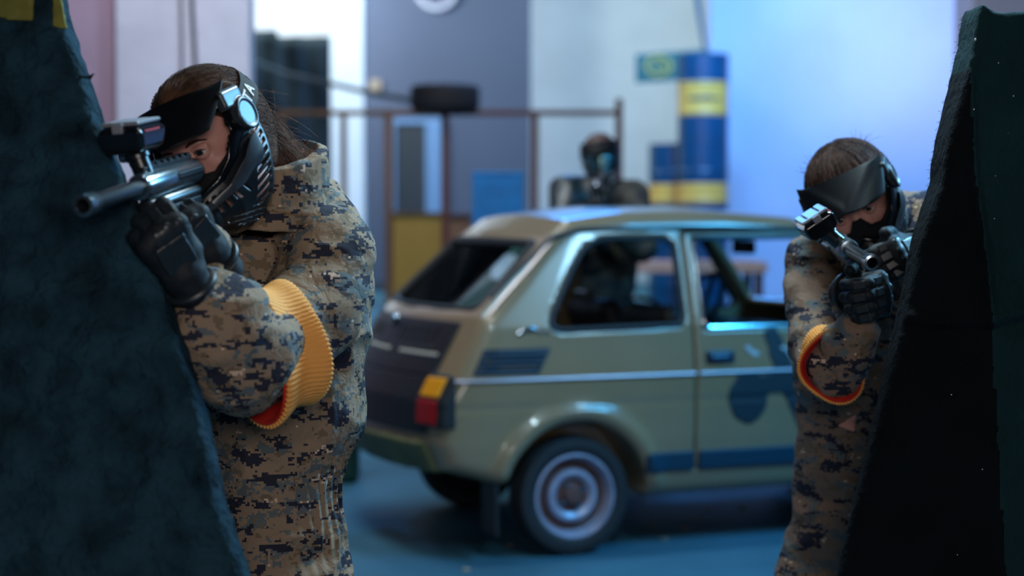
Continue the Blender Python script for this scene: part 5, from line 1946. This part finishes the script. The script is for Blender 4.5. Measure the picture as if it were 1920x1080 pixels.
poly_b2 = e2[::1] + [(e2[-1][0] - .03, .4), (e2[-1][0] - .09, 0), (1.95, 0), (1.80, top_z + .10), (1.3, top_z + .045), (e2[0][0] + .03, top_z + .006)]


def bar2(P):
    x, y, z = P[:, 0], P[:, 1], P[:, 2]
    dp = poly2(x, z, poly_b2)
    rx = xr(z)
    # the face comes forward to the ridge, then falls away to the right
    yf = fr2(z) - .10 * np.clip(1 - np.abs(x - rx) / .25, 0, 1) * (x < rx) - np.where(x >= rx, .10 - .34 * (x - rx), 0)
    seamz = 1.34 - (592 - 400) / 3200 * 3.0 + .012 * np.sin(x * 14)
    yf = yf - .010 * np.exp(-((z - seamz) / .012) ** 2) + .006 * np.exp(-((z - seamz + .02) / .010) ** 2)
    yf = yf + .010 * noise(P, (6, 6, 4), 41) * (z > seamz) + .004 * noise(P, (12, 12, 9), 42)
    yf = yf - .012 * np.exp(-((x - rx) / .010) ** 2) * (z > seamz - .02)
    t = np.maximum(yf - y, y - fr2(z) - .045 - .6 * np.clip(-dp - .03, 0, .6))
    d = smax(dp, t * .85, .016) + .0010 * noise(P, 70, 43)
    return np.maximum(d, .003 - z)


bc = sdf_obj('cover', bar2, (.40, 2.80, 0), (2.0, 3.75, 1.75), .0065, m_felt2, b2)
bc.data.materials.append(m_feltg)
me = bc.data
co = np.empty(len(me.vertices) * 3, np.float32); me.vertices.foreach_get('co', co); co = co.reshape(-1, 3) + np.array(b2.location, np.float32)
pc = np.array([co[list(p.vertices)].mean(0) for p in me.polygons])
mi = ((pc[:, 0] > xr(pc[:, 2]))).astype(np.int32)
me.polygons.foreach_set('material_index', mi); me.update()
# fuzz along the visible edge
fz = MB()
rf = random.Random(4)
for i in range(420):
    t_ = rf.uniform(0, len(e2) - 3); k = int(t_); fq = t_ - k
    x_ = e2[k][0] * (1 - fq) + e2[k + 1][0] * fq; z_ = e2[k][1] * (1 - fq) + e2[k + 1][1] * fq
    p = Vector((x_ + .004, fr2(z_) + rf.uniform(.0, .05), z_))
    dv = Vector((-rf.uniform(.2, 1), rf.uniform(-.5, .5), rf.uniform(-.8, .6))).normalized() * rf.uniform(.003, .009)
    fz.tube([p + dv * m_ + Vector((0, 0, -.002 * m_ * m_)) for m_ in (0, .5, 1)], .0003, 3)
fz.build('fuzz', m_felt2, b2)['kind'] = 'stuff'
# paint flecks on the felt
fl = MB()
rf = random.Random(8)
for (px, py, s) in ((1829, 74, 2.6), (1826, 205, 1.6), (1866, 330, 1.2), (1784, 740, 1.5), (1842, 880, 1.2), (1864, 410, 1.3), (1900, 180, 1.4), (1872, 118, 1.2), (1890, 250, 1.0), (1700, 960, 1.2), (1795, 1040, 1.2)):
    P0 = at(px, py, 2.80); dv = P0 - np.array([0, 0, CAMH])
    ts = np.linspace(1, 1.25, 600)
    pts = (np.array([0, 0, CAMH]) + dv * ts[:, None]).astype(np.float32)
    v = bar2(pts); k = np.argmax(v < 0)
    if v[k] < 0:
        p = pts[k]; r = s / 1000
        Mf = Matrix.Translation(tuple(float(c) for c in p))
        f_ = MB().lathe([(0, -.0012), (r * .8, -.0008), (r, 0), (r * .7, .0005)], 7, Mf, 'y')
        f_.build('paint_fleck', m_print, b2)
